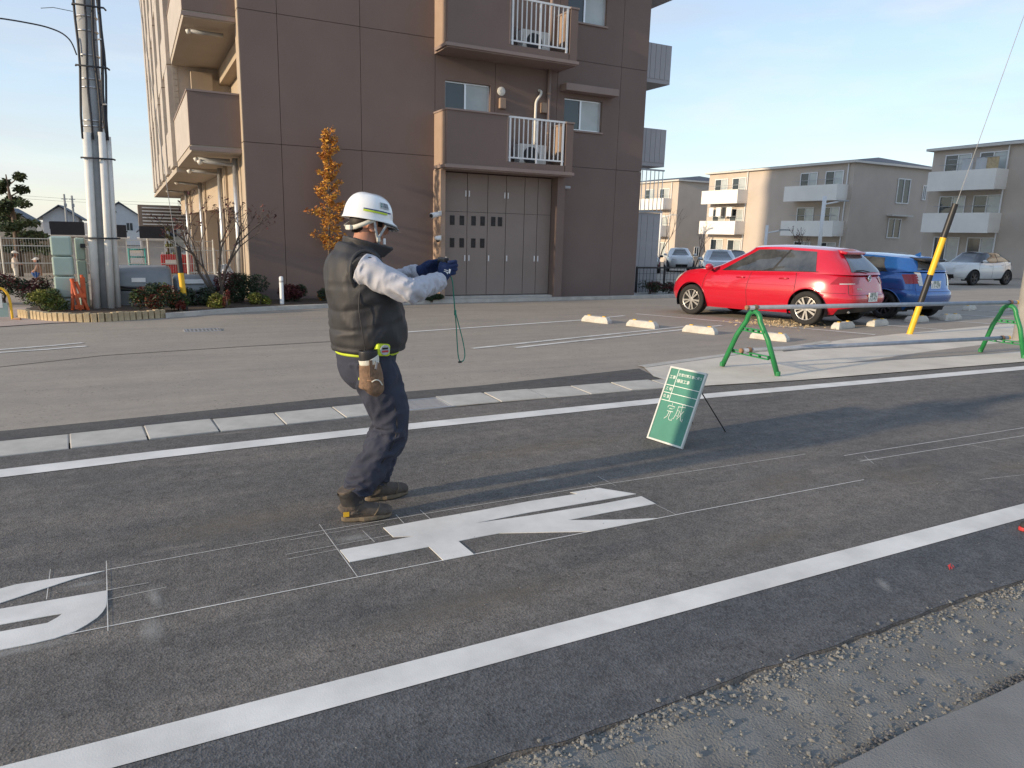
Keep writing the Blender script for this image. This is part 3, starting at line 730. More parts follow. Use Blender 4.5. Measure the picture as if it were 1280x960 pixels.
# foundation kerb
kb = MB(); K0 = [(0.436,15.20),(1.629,15.92),(2.831,16.35),(5.31,16.98),(6.9,17.20),(10.6,17.26),(13.4,17.34),(16.5,17.5)]
kl = [(x,y-0.06,gz(y)-0.05) for x,y in K0]
kb.grid([[(x,y-0.06,gz(y)-0.05) for x,y in K0],[(x,y-0.055,gz(y)+0.085) for x,y in K0],[(x,y+0.06,gz(y)+0.09) for x,y in K0],[(x,y+0.06,gz(y)-0.05) for x,y in K0]])
tag(kb.build('kerb', 'gutter_concrete'), kind='structure')
bed = MB().prism([(0.44,15.32),(1.63,16.0),(2.83,16.42),(5.31,17.05),(6.8,17.26),(6.8,17.79),(2.3,17.79),(2.3,18.2),(-1.8,18.4),(-1.95,16.2),(-1.55,15.6),(-1.2,15.2),(-0.7,14.9),(-0.2,15.15)], -0.40, -0.12)
tag(bed.build('planting_bed', 'soil'), kind='structure')
# ================================================================== planting, pole and yard at the left
def leaves(mb, rng, c, rad, n, size, shell=0.45, flat=1.0):
    for _ in range(n):
        while True:
            d = Vector((rng.uniform(-1,1), rng.uniform(-1,1), rng.uniform(-1,1)))
            if 0.05 < d.length <= 1: break
        d = d.normalized() * (shell + (1-shell)*rng.random()**0.6)
        p = Vector((c[0]+d.x*rad[0], c[1]+d.y*rad[1], c[2]+d.z*rad[2]))
        s_ = size*rng.uniform(0.6,1.4)
        a = Vector((rng.gauss(0,1), rng.gauss(0,1), rng.gauss(0,0.7)*flat)).normalized()
        b = a.cross(Vector((rng.gauss(0,1), rng.gauss(0,1), rng.gauss(0,1)))).normalized()
        q = a.cross(b)*0.18*s_
        mb.add([p-a*s_, p+b*s_*0.42+q, p+a*s_, p-b*s_*0.42+q], [(0,1,2,3)])
def shrub(name, label, loc, rx, ry, h, mats, n=900, size=0.028, seed=0, lumps=9, group='garden shrubs', cat='shrub'):
    rng = random.Random(seed)
    t = thing(name, label, cat, loc, 0, group)
    st = MB()
    for k in range(8):
        a = rng.uniform(0,6.28); r = rng.uniform(0.2,0.8)
        st.tube([(loc[0]+rng.uniform(-0.04,0.04), loc[1]+rng.uniform(-0.04,0.04), loc[2]-0.02), (loc[0]+cos(a)*rx*r*0.6, loc[1]+sin(a)*ry*r*0.6, loc[2]+h*0.45), (loc[0]+cos(a)*rx*r, loc[1]+sin(a)*ry*r, loc[2]+h*0.8)], [0.012,0.008,0.003], 5)
    st.build('stem', 'bark', t)
    lm = []
    for k in range(lumps):
        a = rng.uniform(0,6.28); r = sqrt(rng.random())*0.72
        zz = h*rng.uniform(0.30,0.82)*(1-0.25*r)
        lm.append((loc[0]+cos(a)*rx*r, loc[1]+sin(a)*ry*r, loc[2]+zz, rng.uniform(0.28,0.5)))
    for mi, mat in enumerate(mats):
        mb = MB()
        for k, (x, y, z, s_) in enumerate(lm):
            if k % len(mats) != mi: continue
            leaves(mb, rng, (x,y,z), (rx*s_*1.12, ry*s_*1.12, h*s_*0.7), int(1.7*n/len(lm)), size*rng.choice([0.85,1,1.2]))
        mb.build('foliage', mat, t)
    return t
def G(x, y): return (x, y, gz(y))

# brick edging of the bed
be = thing('brick_edging', 'curved row of upright cream bricks edging the planting bed', 'edging', (-0.7, 14.75, gz(14.75)))
BR = cr([(-1.993,16.044),(-1.611,15.453),(-1.271,15.043),(-0.7,14.80),(-0.199,14.97),(0.40,15.26)], 60)
acc = 0; last = None; proto_b = None; rngb = random.Random(5)
for a, b in zip(BR, BR[1:]):
    d = sqrt((b[0]-a[0])**2+(b[1]-a[1])**2); acc += d
    if acc >= 0.104:
        acc = 0
        ang = atan2(b[1]-a[1], b[0]-a[0])
        if proto_b is None:
            proto_b = MB().box(-0.047,0.047,-0.05,0.05,-0.06,0.16).build('brick', 'brick_cream', be, local=True, bevel=0.010); o = proto_b
        else:
            o = proto_b.copy(); COL.objects.link(o)
        o.location = (a[0]+0.7, a[1]-14.75, gz(a[1])-gz(14.75)+rngb.uniform(-0.012,0.008)); o.rotation_euler = (0, 0, ang+rngb.uniform(-0.05,0.05))
pv = MB().add([(x,y,gz(y)+0.012) for x,y in [(-12,13.6),(-2.2,14.3),(-1.35,14.72),(-0.95,14.75),(-1.3,15.06),(-1.65,15.5),(-2.05,16.1),(-2.1,18.3),(-12,19)]], [tuple(range(9))])
tag(pv.build('footpath', 'pink_pavement'), kind='structure')

# utility pole with conduits
zb = gz(16.65)
up_ = thing('utility_pole', 'grey utility pole with pale cable conduits beside the planting bed', 'pole', (-0.62, 16.65, zb))
MB().tube([(-0.58,16.72,zb-0.12),(-0.54,16.72,3.0),(-0.40,16.72,9.5)], [0.185,0.17,0.145], 16).build('shaft', 'pole_concrete', up_, smooth=True)
for (x0, x1, r, zt, dy) in ((-0.76,-0.65,0.075,3.22,-0.10),(-0.50,-0.40,0.068,3.24,-0.13),(-0.385,-0.31,0.06,3.18,0.0)):
    MB().tube([(x0,16.65+dy,zb-0.12),(x1,16.65+dy,zt)], r, 12).build('conduit', 'off_white', up_, smooth=True)
for (x, z0, z1, dx, r) in ((-0.71,3.1,9.0,0.14,0.022),(-0.57,3.1,9.0,0.16,0.018),(-0.42,3.15,9.0,0.10,0.024),(-0.33,3.1,9.0,0.14,0.030),(-0.29,3.1,8.6,0.12,0.02)):
    pts = [(x+dx*t_+0.02*sin(t_*17+x*30), 16.52+0.02*sin(9*t_), lerp(z0,z1,t_)) for t_ in [i/14 for i in range(15)]]
    MB().tube(pts, r, 7).build('cable', 'cable_black', up_, smooth=True)
for z in (3.35, 3.45, 4.05, 4.2, 4.62, 5.05, 5.3): MB().lathe([(0.182,z-0.012),(0.187,z),(0.182,z+0.012)], (lerp(-0.54,-0.40,(z-3)/6.5),16.72,0), 16).build('band', 'steel_pipe', up_, smooth=True)
for z in (2.75, 1.25, 4.40, 5.45): MB().tube([(-0.86+0.03*z,16.52,z),(-0.86+0.03*z,16.45,z),(-0.30+0.02*z,16.45,z),(-0.27+0.02*z,16.6,z)], 0.018, 6).build('strap', 'cable_black', up_, smooth=True)
for z in (3.75, 4.9, 5.6): MB().tube([(-0.40,16.6,z),(-0.28,16.45,z)], 0.015, 6).build('step_bolt', 'steel_pipe', up_)
wire = MB().tube(cr([(-0.70,16.6,4.60),(-0.80,16.6,4.86),(-1.05,16.6,5.0),(-1.6,16.6,5.06),(-3.2,16.6,5.12),(-8,16.6,5.6)],6), 0.014, 6)
wire.build('service_wire', 'cable_black', up_, smooth=True)
MB().tube([(-0.7,16.6,5.35),(-1.0,16.55,5.36),(-1.2,16.6,5.33)], 0.006, 5).build('service_wire', 'cable_black', up_)

# green street cabinet pillar with stacked sections
cb = thing('utility_cabinet', 'tall pale green sectioned cabinet pillar beside the utility pole', 'cabinet', (-1.24, 16.55, gz(16.5)))
zz = [gz(16.5)-0.12, 0.10, 0.52, 0.90, 1.28]
for a, b in zip(zz, zz[1:]): B(-1.42,-1.08,16.42,16.80,a+0.004,b-0.008).build('section', 'cabinet_green', cb, bevel=0.03)
B(-1.36,-1.14,16.48,16.74,zz[0],1.2).build('core', 'joint_dark', cb)
cb2 = thing('utility_cabinet', 'narrow pale green cabinet post half hidden behind the tall pillar', 'cabinet', (-0.97, 17.0, gz(17)))
for a, b in ((gz(17)-0.12,0.35),(0.36,0.8),(0.81,1.24)): B(-1.05,-0.88,16.9,17.1,a,b).build('section', 'cabinet_green', cb2, bevel=0.02)
B(-0.95,-0.86,16.82,16.90,1.05,1.13).build('lock_box', 'black_plastic', cb2)

# orange folded barricade
ob = thing('folding_barricade', 'orange folded steel barricade leaning beside the green cabinet', 'barricade', (-0.95, 16.2, gz(16.2)))
zg = gz(16.2)-0.10
for a, b in (((-1.16,16.22,zg),(-1.10,16.30,0.48)),((-0.98,16.18,zg),(-1.12,16.30,0.48)),((-0.82,16.15,zg),(-1.05,16.32,0.42)),((-0.92,16.3,zg),(-0.95,16.36,0.55))):
    MB().tube([a,b], 0.03, 8).build('leg', 'orange_paint', ob, smooth=True)
B(-1.10,-0.95,16.20,16.24,-0.10,-0.02).build('brace', 'orange_paint', ob); B(-1.06,-0.90,16.21,16.25,0.12,0.20).build('brace', 'orange_paint', ob)
B(-0.98,-0.90,16.30,16.44,zg,0.50).build('panel', 'orange_paint', ob)

# refuse bins
def bin_(name, label, x0, x1, y0, y1, h, lz, lx):
    zg = gz(y0)-0.10
    t = thing(name, label, 'bin', ((x0+x1)/2, (y0+y1)/2, zg), 0, 'domed grey refuse bins')
    prof = [(y0+0.06,0),(y0+0.02,h*0.5),(y0,h*0.56),(y0+0.03,h*0.78),(y0+0.12,h*0.93),(y0+0.28,h),(y1-0.15,h),(y1,h*0.86),(y1,0)]
    def ext(pr, xa, xb):
        n = len(pr); m = MB()
        m.add([(xa,y,zg+z) for y,z in pr]+[(xb,y,zg+z) for y,z in pr], [tuple(range(n)), tuple(reversed(range(n,2*n)))]+[(i,i+n,(i+1)%n+n,(i+1)%n) for i in range(n)]); return m
    low = [(y0+0.06,0.06),(y0+0.02,h*0.5),(y1,h*0.5),(y1,0.06)]
    ext(low, x0+0.02, x1-0.02).build('body', 'bin_grey', t, bevel=0.02)
    lid = [(y0-0.005,h*0.51),(y0+0.0,h*0.62),(y0+0.04,h*0.80),(y0+0.13,h*0.94),(y0+0.30,h),(y1-0.15,h),(y1,h*0.86),(y1,h*0.51)]
    ext(lid, x0, x1).build('lid', 'bin_grey', t, smooth=True, auto=60, bevel=0.09)
    MB().tube([(x0+0.1,y0-0.02,zg+h*0.60),(x0+0.3,y0-0.035,zg+h*0.57),((x0+x1)/2,y0-0.04,zg+h*0.555),(x1-0.3,y0-0.035,zg+h*0.57),(x1-0.06,y0-0.02,zg+h*0.62)], 0.018, 8).build('handle', 'black_plastic', t, smooth=True)
    B(lx[0],lx[1],y0-0.012,y0+0.055,lz,lz+0.085).build('sign_plate', 'white_metal', t)
    for x in (x0+0.08, x1-0.14): B(x,x+0.06,y0+0.1,y1-0.05,zg,zg+0.06).build('foot', 'black_plastic', t)
bin_('refuse_bin', 'large grey domed refuse bin with a white plate behind the pole', -0.46, 0.66, 16.95, 17.65, 1.02, 0.36, (-0.10,0.16))
bin_('refuse_bin', 'smaller grey refuse bin half hidden behind the striped guy cover', 0.70, 1.62, 17.25, 17.80, 0.82, 0.30, (0.88,1.30))

# striped guy-wire covers
def guy(label, a, b, top, stripes, r):
    a, b, top = Vector(a), Vector(b), Vector(top)
    t = thing('guy_wire', label, 'guy wire', tuple(a))
    MB().tube([a, top], 0.0055, 6).build('wire', 'pole_concrete', t)
    d = (b-a)
    for f0_, f1_, mat in stripes:
        MB().tube([a+d*f0_, a+d*f1_], r, 12).build('cover_band', mat, t, smooth=True, auto=40)
    return t
guy('short guy wire with black and yellow cover beside the refuse bins', (0.83,15.83,gz(15.83)-0.02), (0.755,15.86,1.13), (0.32,16.0,6.6), [(0,0.25,'black_plastic'),(0.25,0.62,'yellow_plastic'),(0.62,1.0,'black_plastic')], 0.055)
guy('long guy wire with yellow and black cover leaning in front of the blue car', (12.30,8.19,gz(8.19)-0.02), (12.63,7.87,2.42), (13.45,7.05,8.4), [(0,0.22,'yellow_plastic'),(0.22,0.44,'black_plastic'),(0.44,0.70,'yellow_plastic'),(0.70,0.93,'black_plastic')], 0.052)
cpole = thing('utility_pole', 'pale concrete utility pole at the right edge beyond the green barricade', 'pole', (13.52,6.92,gz(6.9)))
MB().tube([(13.52,6.92,-0.1),(13.52,6.92,11)], [0.17,0.13], 18).build('shaft', 'pole_light', cpole, smooth=True)
for z in (1.9, 2.6): MB().lathe([(0.172,z),(0.176,z+0.02),(0.172,z+0.04)], (13.52,6.92,0), 18).build('band', 'steel_pipe', cpole)

# shrubs
Z0 = -0.14
def sh(x, y, rx, ry, h, mats, lab, seed, n=900, size=0.03, **k): return shrub('garden_shrub', lab, (x, y, min(gz(y)+0.06, -0.12)), rx, ry, h, mats, n, size, seed, **k)
sh(-1.62,16.3,0.42,0.40,0.50,['leaf_green','leaf_yellowgreen'],'rounded green shrub left of the green cabinet', 1, 1500)
sh(0.30,15.75,0.42,0.32,0.62,['leaf_green','leaf_red','leaf_dark'],'shrub with red tips in front of the large bin', 2, 1700)
sh(0.72,15.75,0.24,0.22,0.42,['leaf_dark','leaf_green'],'small dark shrub at the foot of the black and yellow guy cover', 3, 700)
sh(0.72,15.62,0.10,0.10,0.26,['leaf_red'],'little red-leaved shrub in front of the striped guy cover', 4, 260, lumps=4)
sh(1.45,16.25,0.27,0.25,0.34,['leaf_yellowgreen'],'bright yellow green shrub below the bare tree', 5, 1100)
sh(2.35,16.68,0.27,0.22,0.32,['leaf_yellowgreen','leaf_green'],'yellow green shrub left of the white post', 6, 900)
sh(2.05,17.2,0.62,0.40,0.78,['leaf_dark','leaf_dark','leaf_maroon'],'wide dark evergreen shrub at the building corner', 7, 2600)
sh(1.15,16.75,0.40,0.30,0.50,['leaf_dark'],'dark shrub behind the bright yellow green one', 8, 1200)
sh(3.15,17.1,0.42,0.28,0.52,['leaf_dark','leaf_maroon'],'dark purplish shrub right of the white post against the wall', 9, 1300)
sh(3.95,17.15,0.22,0.18,0.42,['leaf_orange','leaf_dark'],'orange tipped shrub at the foot of the golden tree', 10, 500)
sh(4.9,17.25,0.42,0.24,0.36,['leaf_dark'],'low dark shrub right of the golden tree', 11, 900)
sh(6.55,17.1,0.32,0.18,0.26,['leaf_dark'],'low black-green shrub at the corner of the meter closets', 12, 700)
sh(1.62,16.05,0.09,0.09,0.44,['leaf_red'],'thin red seedling beside the yellow green shrub', 13, 120, lumps=3)
for k in range(5):
    sh(-1.95-k*0.72,19.3+0.1*k,0.55,0.35,0.62,['leaf_maroon','leaf_dark'],['brownish hedge bush nearest the green cabinet','second brownish hedge bush from the green cabinet','third brownish hedge bush from the green cabinet','fourth brownish hedge bush from the green cabinet','fifth brownish hedge bush from the green cabinet'][k], 20+k, 1100, group='brownish hedge in front of the playground')

# golden slender tree
def slim_tree(loc, label):
    rng = random.Random(31); t = thing('autumn_tree', label, 'tree', loc)
    x, y, z = loc
    MB().tube([(x,y,z-0.05),(x+0.02,y,1.0),(x+0.05,y,2.4),(x+0.08,y,3.65)], [0.035,0.028,0.018,0.006], 8).build('trunk', 'bark', t, smooth=True)
    br = MB(); lf = MB()
    for k in range(120):
        f = k/120; zz = lerp(1.0, 3.65, f); a = rng.uniform(0,6.28)
        L_ = (0.17 + 0.13*sin(pi*min(1,(f*0.95+0.1)))) * rng.uniform(0.45,1.35) * (1.35 if f < 0.35 else 0.80)
        if rng.random() < 0.12: continue
        p0 = Vector((x+0.02+0.06*f, y, zz)); p1 = p0 + Vector((cos(a)*L_, sin(a)*L_, 0.10+0.08*rng.random()))
        br.tube([p0, (p0+p1)/2+Vector((0,0,0.02)), p1], [0.006,0.004,0.002], 4)
        for s_ in (0.55, 0.8, 1.0):
            c = p0.lerp(p1, s_); leaves(lf, rng, c, (0.075,0.075,0.075), 11, 0.034*rng.uniform(0.7,1.5), shell=0.1)
    br.build('branches', 'bark', t); lf.build('foliage', 'leaf_orange', t)
slim_tree((4.07,17.4,-0.2), 'slender upright tree with golden orange leaves against the brown wall')
# nearly bare tree with maroon leaves
def bare_tree(name, loc, h, label, leafmat, nleaf, seed, spread=0.35, r0=0.05, group=None, stems=4):
    rng = random.Random(seed); t = thing(name, label, 'tree', loc, 0, group)
    tr = MB(); lf = MB(); tips = []
    def grow(p, d, L_, r, lv):
        q = p + d*L_*0.5 + Vector((rng.gauss(0,1),rng.gauss(0,1),rng.gauss(0,0.4)))*L_*0.06; e = q + d*L_*0.5 + Vector((rng.gauss(0,1),rng.gauss(0,1),0.3))*L_*0.08
        tr.tube([p,q,e],[r,r*0.85,r*0.65],6 if lv < 2 else 4,cap=False)
        tips.append(e); tips.append(q)
        if lv >= 4: return
        for k in range(rng.choice([2,2,3])):
            nd = (d + Vector((rng.gauss(0,spread),rng.gauss(0,spread),rng.uniform(-0.05,0.25)))).normalized()
            grow(e, nd, L_*rng.uniform(0.62,0.85), r*rng.uniform(0.5,0.68), lv+1)
    for k in range(stems):
        a = 6.28*k/stems + rng.uniform(-0.4,0.4)
        grow(Vector(loc)+Vector((0,0,-0.03)), Vector((cos(a)*spread*0.9, sin(a)*spread*0.9, 1)).normalized(), h*0.32, r0, 0)
    for c in tips:
        if rng.random() < nleaf: leaves(lf, rng, c, (0.06,0.06,0.06), 3, 0.035, shell=0.1)
    tr.build('trunk', 'bark', t, smooth=True)
    if lf.v: lf.build('foliage', leafmat, t)
    return t
bare_tree('maple_tree', (1.55,17.1,-0.15), 2.5, 'nearly bare multi-stemmed tree with dark red leaves by the building corner', 'leaf_maroon', 0.34, 3, 0.42, 0.04, stems=4)

# white marker post, yellow arched barrier
mp_ = thing('marker_post', 'short white marker post in the planting bed', 'post', (2.83,16.6,gz(16.6)))
MB().lathe([(0.045,gz(16.6)-0.1),(0.045,0.46),(0.03,0.49)], (2.83,16.6,0), 12).build('shaft', 'white_metal', mp_, smooth=True, auto=40)
MB().lathe([(0.047,0.36),(0.047,0.40)], (2.83,16.6,0), 12).build('band', 'pale_pipe', mp_)
yb = thing('arch_barrier', 'yellow arched barrier with green mesh panel at the left edge', 'barrier', (-2.35,15.6,gz(15.6)))
zg = gz(15.6)
MB().tube(cr([(-2.04,15.6,zg),(-2.05,15.6,0.15),(-2.10,15.6,0.31),(-2.22,15.6,0.37),(-2.7,15.6,0.37),(-2.82,15.6,0.31),(-2.87,15.6,0.15),(-2.88,15.6,zg)],5), 0.022, 8).build('arch_tube', 'yellow_plastic', yb, smooth=True)
B(-2.83,-2.09,15.59,15.61,zg+0.06,0.10).build('panel', 'cabinet_green', yb)
B(-2.30,-2.16,15.572,15.588,0.02,0.28).build('sign_plate', 'off_white', yb)
MB().tube([(-2.04,15.6,zg+0.02),(-1.90,15.45,zg+0.03)], 0.018, 6).build('foot', 'rust', yb); MB().tube([(-2.88,15.6,zg+0.02),(-2.74,15.45,zg+0.03)], 0.018, 6).build('foot', 'rust', yb)

# mesh fence
fn = thing('mesh_fence', 'pale wire mesh fence in front of the playground', 'fence', (-3, 27, gz(27)))
zf0, zf1 = gz(27)-0.1, 1.02
for i in range(8):
    x = -11.6 + i*2.0
    MB().tube([(x,27,zf0-0.1),(x,27,zf1+0.04)], 0.03, 8).build('post', 'fence_wire', fn)
    if i < 7:
        m = MB()
        for k in range(1, 28): m.box(x+k*2/28-0.0035, x+k*2/28+0.0035, 26.996, 27.004, zf0, zf1)
        for z in (zf0+0.05, 0.25, 0.78, zf1-0.02): m.box(x, x+2, 26.985, 27.015, z-0.012, z+0.012)
        m.build('mesh_panel', 'fence_wire', fn)
fn2 = thing('mesh_fence', 'wire mesh fence section next to the building piers behind the bare tree', 'fence', (1.9, 19.0, gz(19)))
for x in (1.15, 1.75, 2.30): MB().tube([(x,19.6,gz(19.6)),(x,19.6,1.0)], 0.035, 8).build('post', 'fence_wire', fn2)
m = MB()
for k in range(1, 20): m.box(1.15+k*1.15/20-0.006,1.15+k*1.15/20+0.006,19.595,19.605,gz(19.6)+0.05,0.95)
for z in (-0.15, 0.4, 0.94): m.box(1.15,2.3,19.585,19.615,z-0.012,z+0.012)
m.build('mesh_panel', 'fence_wire', fn2)
# white garment hung on the fence
gm = MB(); P = []
for i in range(13):
    t_ = i/12; row = []
    for j in range(11):
        u = j/10-0.5; w = 0.34*(0.45+0.75*min(1,t_*1.6)) if t_ < 0.75 else 0.42
        row.append((1.98+u*w*1.35, 19.50+0.05*sin(u*19+t_*4)+0.02*sin(t_*13), 0.62-0.62*t_-0.05*abs(u)))
    P.append(row)
o = gm.grid(P).build('hanging_shirt', 'white_metal', smooth=True); s_ = o.modifiers.new('solid','SOLIDIFY'); s_.thickness = 0.01
tag(o, 'crumpled white garment hanging on the fence beside the building', 'clothing')

# playground and houses beyond the fence
YP = 36.0
for k, (x0, x1, z0, z1, lab) in enumerate(((-3.05,-1.82,0.98,1.53,'long shed with black fascia left of the utility pole'),(-0.80,-0.25,0.92,1.45,'narrow shed with black fascia just right of the utility pole'),(0.24,1.26,0.90,1.42,'shed with black fascia near the apartment soffit'))):
    t = thing('garden_shed', lab, 'shed', ((x0+x1)/2, YP+1, gz(YP)), 0, 'sheds with black fascia')
    B(x0,x1,YP,YP+0.12,z0,z1).build('fascia', 'fascia_black', t)
    B(x0-0.1,x1+0.1,YP-0.03,YP+2.2,z0-0.06,z0-0.001).build('roof', 'off_white', t)
    B(x0+0.05,x1-0.05,YP+0.3,YP+2.1,gz(YP)-0.1,z0-0.061).build('wall', 'house_white', t)
    for x in (x0+0.03, x1-0.08): B(x,x+0.05,YP+0.02,YP+0.07,gz(YP)-0.1,z0-0.061).build('post', 'off_white', t)
wf = thing('board_fence', 'brown wooden board fence behind the playground', 'fence', (-6, 37.5, gz(37.5)))
for k in range(26):
    x = -11 + k*0.31; B(x,x+0.295,37.5,37.54,gz(37.5)-0.1,0.80+0.02*(k%3)).build('board', 'wood_fence', wf)
for (x, y, c_, lab) in ((0.9,30.5,'red_plastic','red play panel standing behind the mesh fence'),(0.1,30.9,'teal_plastic','teal play frame standing behind the mesh fence')):
    t = thing('play_equipment', lab, 'play equipment', (x,y,gz(y)))
    if 'red' in c_:
        B(x-0.05,x+1.05,y,y+0.08,gz(y)+0.25,0.42).build('panel', c_, t, bevel=0.03)
        B(x+0.1,x+0.5,y-0.02,y-0.001,0.05,0.22).build('window_cutout', 'off_white', t)
        for q in (x, x+0.95): B(q,q+0.06,y+0.09,y+0.15,gz(y)-0.05,0.5).build('post', 'off_white', t)
    else:
        for q in (x-0.3, x+0.25): MB().tube([(q,y,gz(y)-0.05),(q,y,0.62)],0.035,8).build('post', c_, t, smooth=True)
        for z in (0.0, 0.3, 0.58): MB().tube([(x-0.3,y,z),(x+0.25,y,z)],0.03,8).build('rail', c_, t, smooth=True)
        B(x-0.28,x+0.22,y-0.01,y+0.03,-0.3,-0.02).build('panel', c_, t)
# pine tree
def cloud_tree(name, loc, h, r, label, mat, seed, tiers, n, group=None, size=0.12):
    rng = random.Random(seed); t = thing(name, label, 'tree', loc, 0, group); x,y,z = loc
    tr = MB().tube([(x,y,z-0.1),(x+0.05*h*0.2,y,z+h*0.45),(x-0.02*h,y,z+h*0.97)],[0.05*r+0.06,0.05*r+0.03,0.02],8)
    lf = MB()
    for k in range(tiers):
        f = (k+0.5)/tiers; rr = r*(1-0.72*f); zz = z+h*(0.22+0.76*f)
        for q in range(max(2,int(5*(1-f*0.6)))):
            a = rng.uniform(0,6.28); d = rr*rng.uniform(0.35,0.85)
            c = (x+cos(a)*d, y+sin(a)*d, zz+rng.uniform(-0.08,0.08)*h*0.5)
            tr.tube([(x,y,zz-0.05*h),c],[0.03,0.012],5)
            leaves(lf, rng, c, (rr*0.42,rr*0.42,h*0.045), int(n/(tiers*4)), size, shell=0.1)
    tr.build('trunk', 'bark', t, smooth=True); lf.build('foliage', mat, t)
cloud_tree('pine_tree', (-4.05,34,gz(34)), 3.95, 1.55, 'dark pine with tiered branches at the left edge', 'leaf_pine', 4, 7, 5200, None, 0.09)
cloud_tree('pine_tree', (-1.2,52,gz(52)), 3.9, 1.1, 'thin pine in front of the white gabled house', 'leaf_pine', 9, 6, 1400, None, 0.09)
cloud_tree('garden_tree', (1.6,44,gz(44)), 2.4, 0.8, 'small yellowish tree under the end of the apartment building', 'leaf_yellowgreen', 10, 4, 900, None, 0.08)

def gable_house(label, x0, x1, y, zr, ze, depth, wall, over=0.4, ridge_x=None):
    g0 = gz(y); t = thing('gabled_house', label, 'house', ((x0+x1)/2, y, g0), 0, 'houses far beyond the playground')
    xm = ridge_x if ridge_x is not None else (x0+x1)/2
    m = MB(); a = [(x0,y,g0),(x1,y,g0),(x1,y,ze),(xm,y,zr-0.1),(x0,y,ze)]; b = [(p[0],y+depth,p[2]) for p in a]
    m.add(a+b, [(0,1,2,3,4),(9,8,7,6,5)]+[(i,i+5,(i+1)%5+5,(i+1)%5) for i in range(5)]); m.build('wall', wall, t)
    rf = MB()
    for s_, xe in ((-1,x0-over),(1,x1+over)):
        zl = zr - (zr-ze)*abs(xe-xm)/max(0.1,abs((x0 if s_<0 else x1)-xm))
        q = [(xm,y-over,zr),(xe,y-over,zl),(xe,y+depth+over,zl),(xm,y+depth+over,zr)]
        rf.add(q+[(p[0],p[1],p[2]+0.16) for p in q], [(3,2,1,0),(4,5,6,7),(0,1,5,4),(1,2,6,5),(2,3,7,6),(3,0,4,7)])
    rf.build('roof', 'roof_slate', t)
    w = xm - 0.2*(x1-x0)
    for q in (0.25, 0.7):
        wx = lerp(x0,x1,q); wd = B(wx-0.35,wx+0.35,y-0.02,y-0.001,lerp(g0,ze,0.55),lerp(g0,ze,0.82)).build('window', 'pane_dark', t)
        B(wx-0.02,wx+0.02,y-0.04,y-0.021,lerp(g0,ze,0.55),lerp(g0,ze,0.82)).build('mullion', 'alu', wd)
    return t
k_ = 110/60
gable_house('white gabled house with dark roof right of the utility pole', -4.2, 1.3, 110, 4.05, 2.1, 8, 'house_white', 0.3, -1.4)
gable_house('grey house with hipped dark roof left of the utility pole', -10.2, -6.2, 112, 3.4, 2.0, 8, 'house_white', 0.6, -8.3)
gable_house('low house with slate roof behind the pine', -14, -10.6, 100, 2.7, 1.6, 8, 'house_cream', 0.5)
gable_house('cream house peeking beneath the apartment soffit', 1.5, 5.0, 90, 2.0, 1.4, 6, 'house_cream', 0.3)
gable_house('low blue-roofed house right of the white gabled one', 0.6, 3.3, 84, 1.75, 0.75, 6, 'house_white', 0.3)
for (x, lab) in ((-7.45,'thin distant utility pole left of its twin'),(-6.62,'thin distant utility pole right of its twin')):
    t = thing('utility_pole', lab, 'pole', (x,110,gz(110)))
    MB().tube([(x,110,gz(110)-0.1),(x,110,4.85 if x < -7 else 4.7)],[0.16,0.11],8).build('shaft', 'pole_concrete', t)
    B(x-0.35,x+0.35,109.9,110.0,4.2,4.28).build('crossarm', 'pole_concrete', t); B(x-0.1,x+0.2,109.8,110.2,3.3,3.7).build('transformer', 'pole_concrete', t)
t = thing('power_line', 'thin overhead wires strung far beyond the playground', 'power line', (-5,110,3.9))
for z in (4.0, 4.35): MB().tube([(-16,110.0,z+0.25),(-7.4,110,z-0.05),(2,110,z-0.12),(12,110,z-0.05)],0.012,4).build('wire', 'cable_black', t)
# slatted canopy at the far end of the apartment block
cn = thing('slatted_canopy', 'dark slatted canopy at the far end of the apartment block', 'canopy', (1.3,49,gz(49)))
for k in range(6): B(0.55,4.6,48.6,48.7,1.45+k*0.19,1.45+k*0.19+0.07).build('slat', 'alu', cn)
B(0.35,4.8,48.75,53,1.25,2.6).build('roof_box', 'flat_brown', cn)
for x in (0.7, 4.4): B(x,x+0.14,49,49.14,gz(49)-0.1,1.249).build('post', 'pale_pipe', cn)
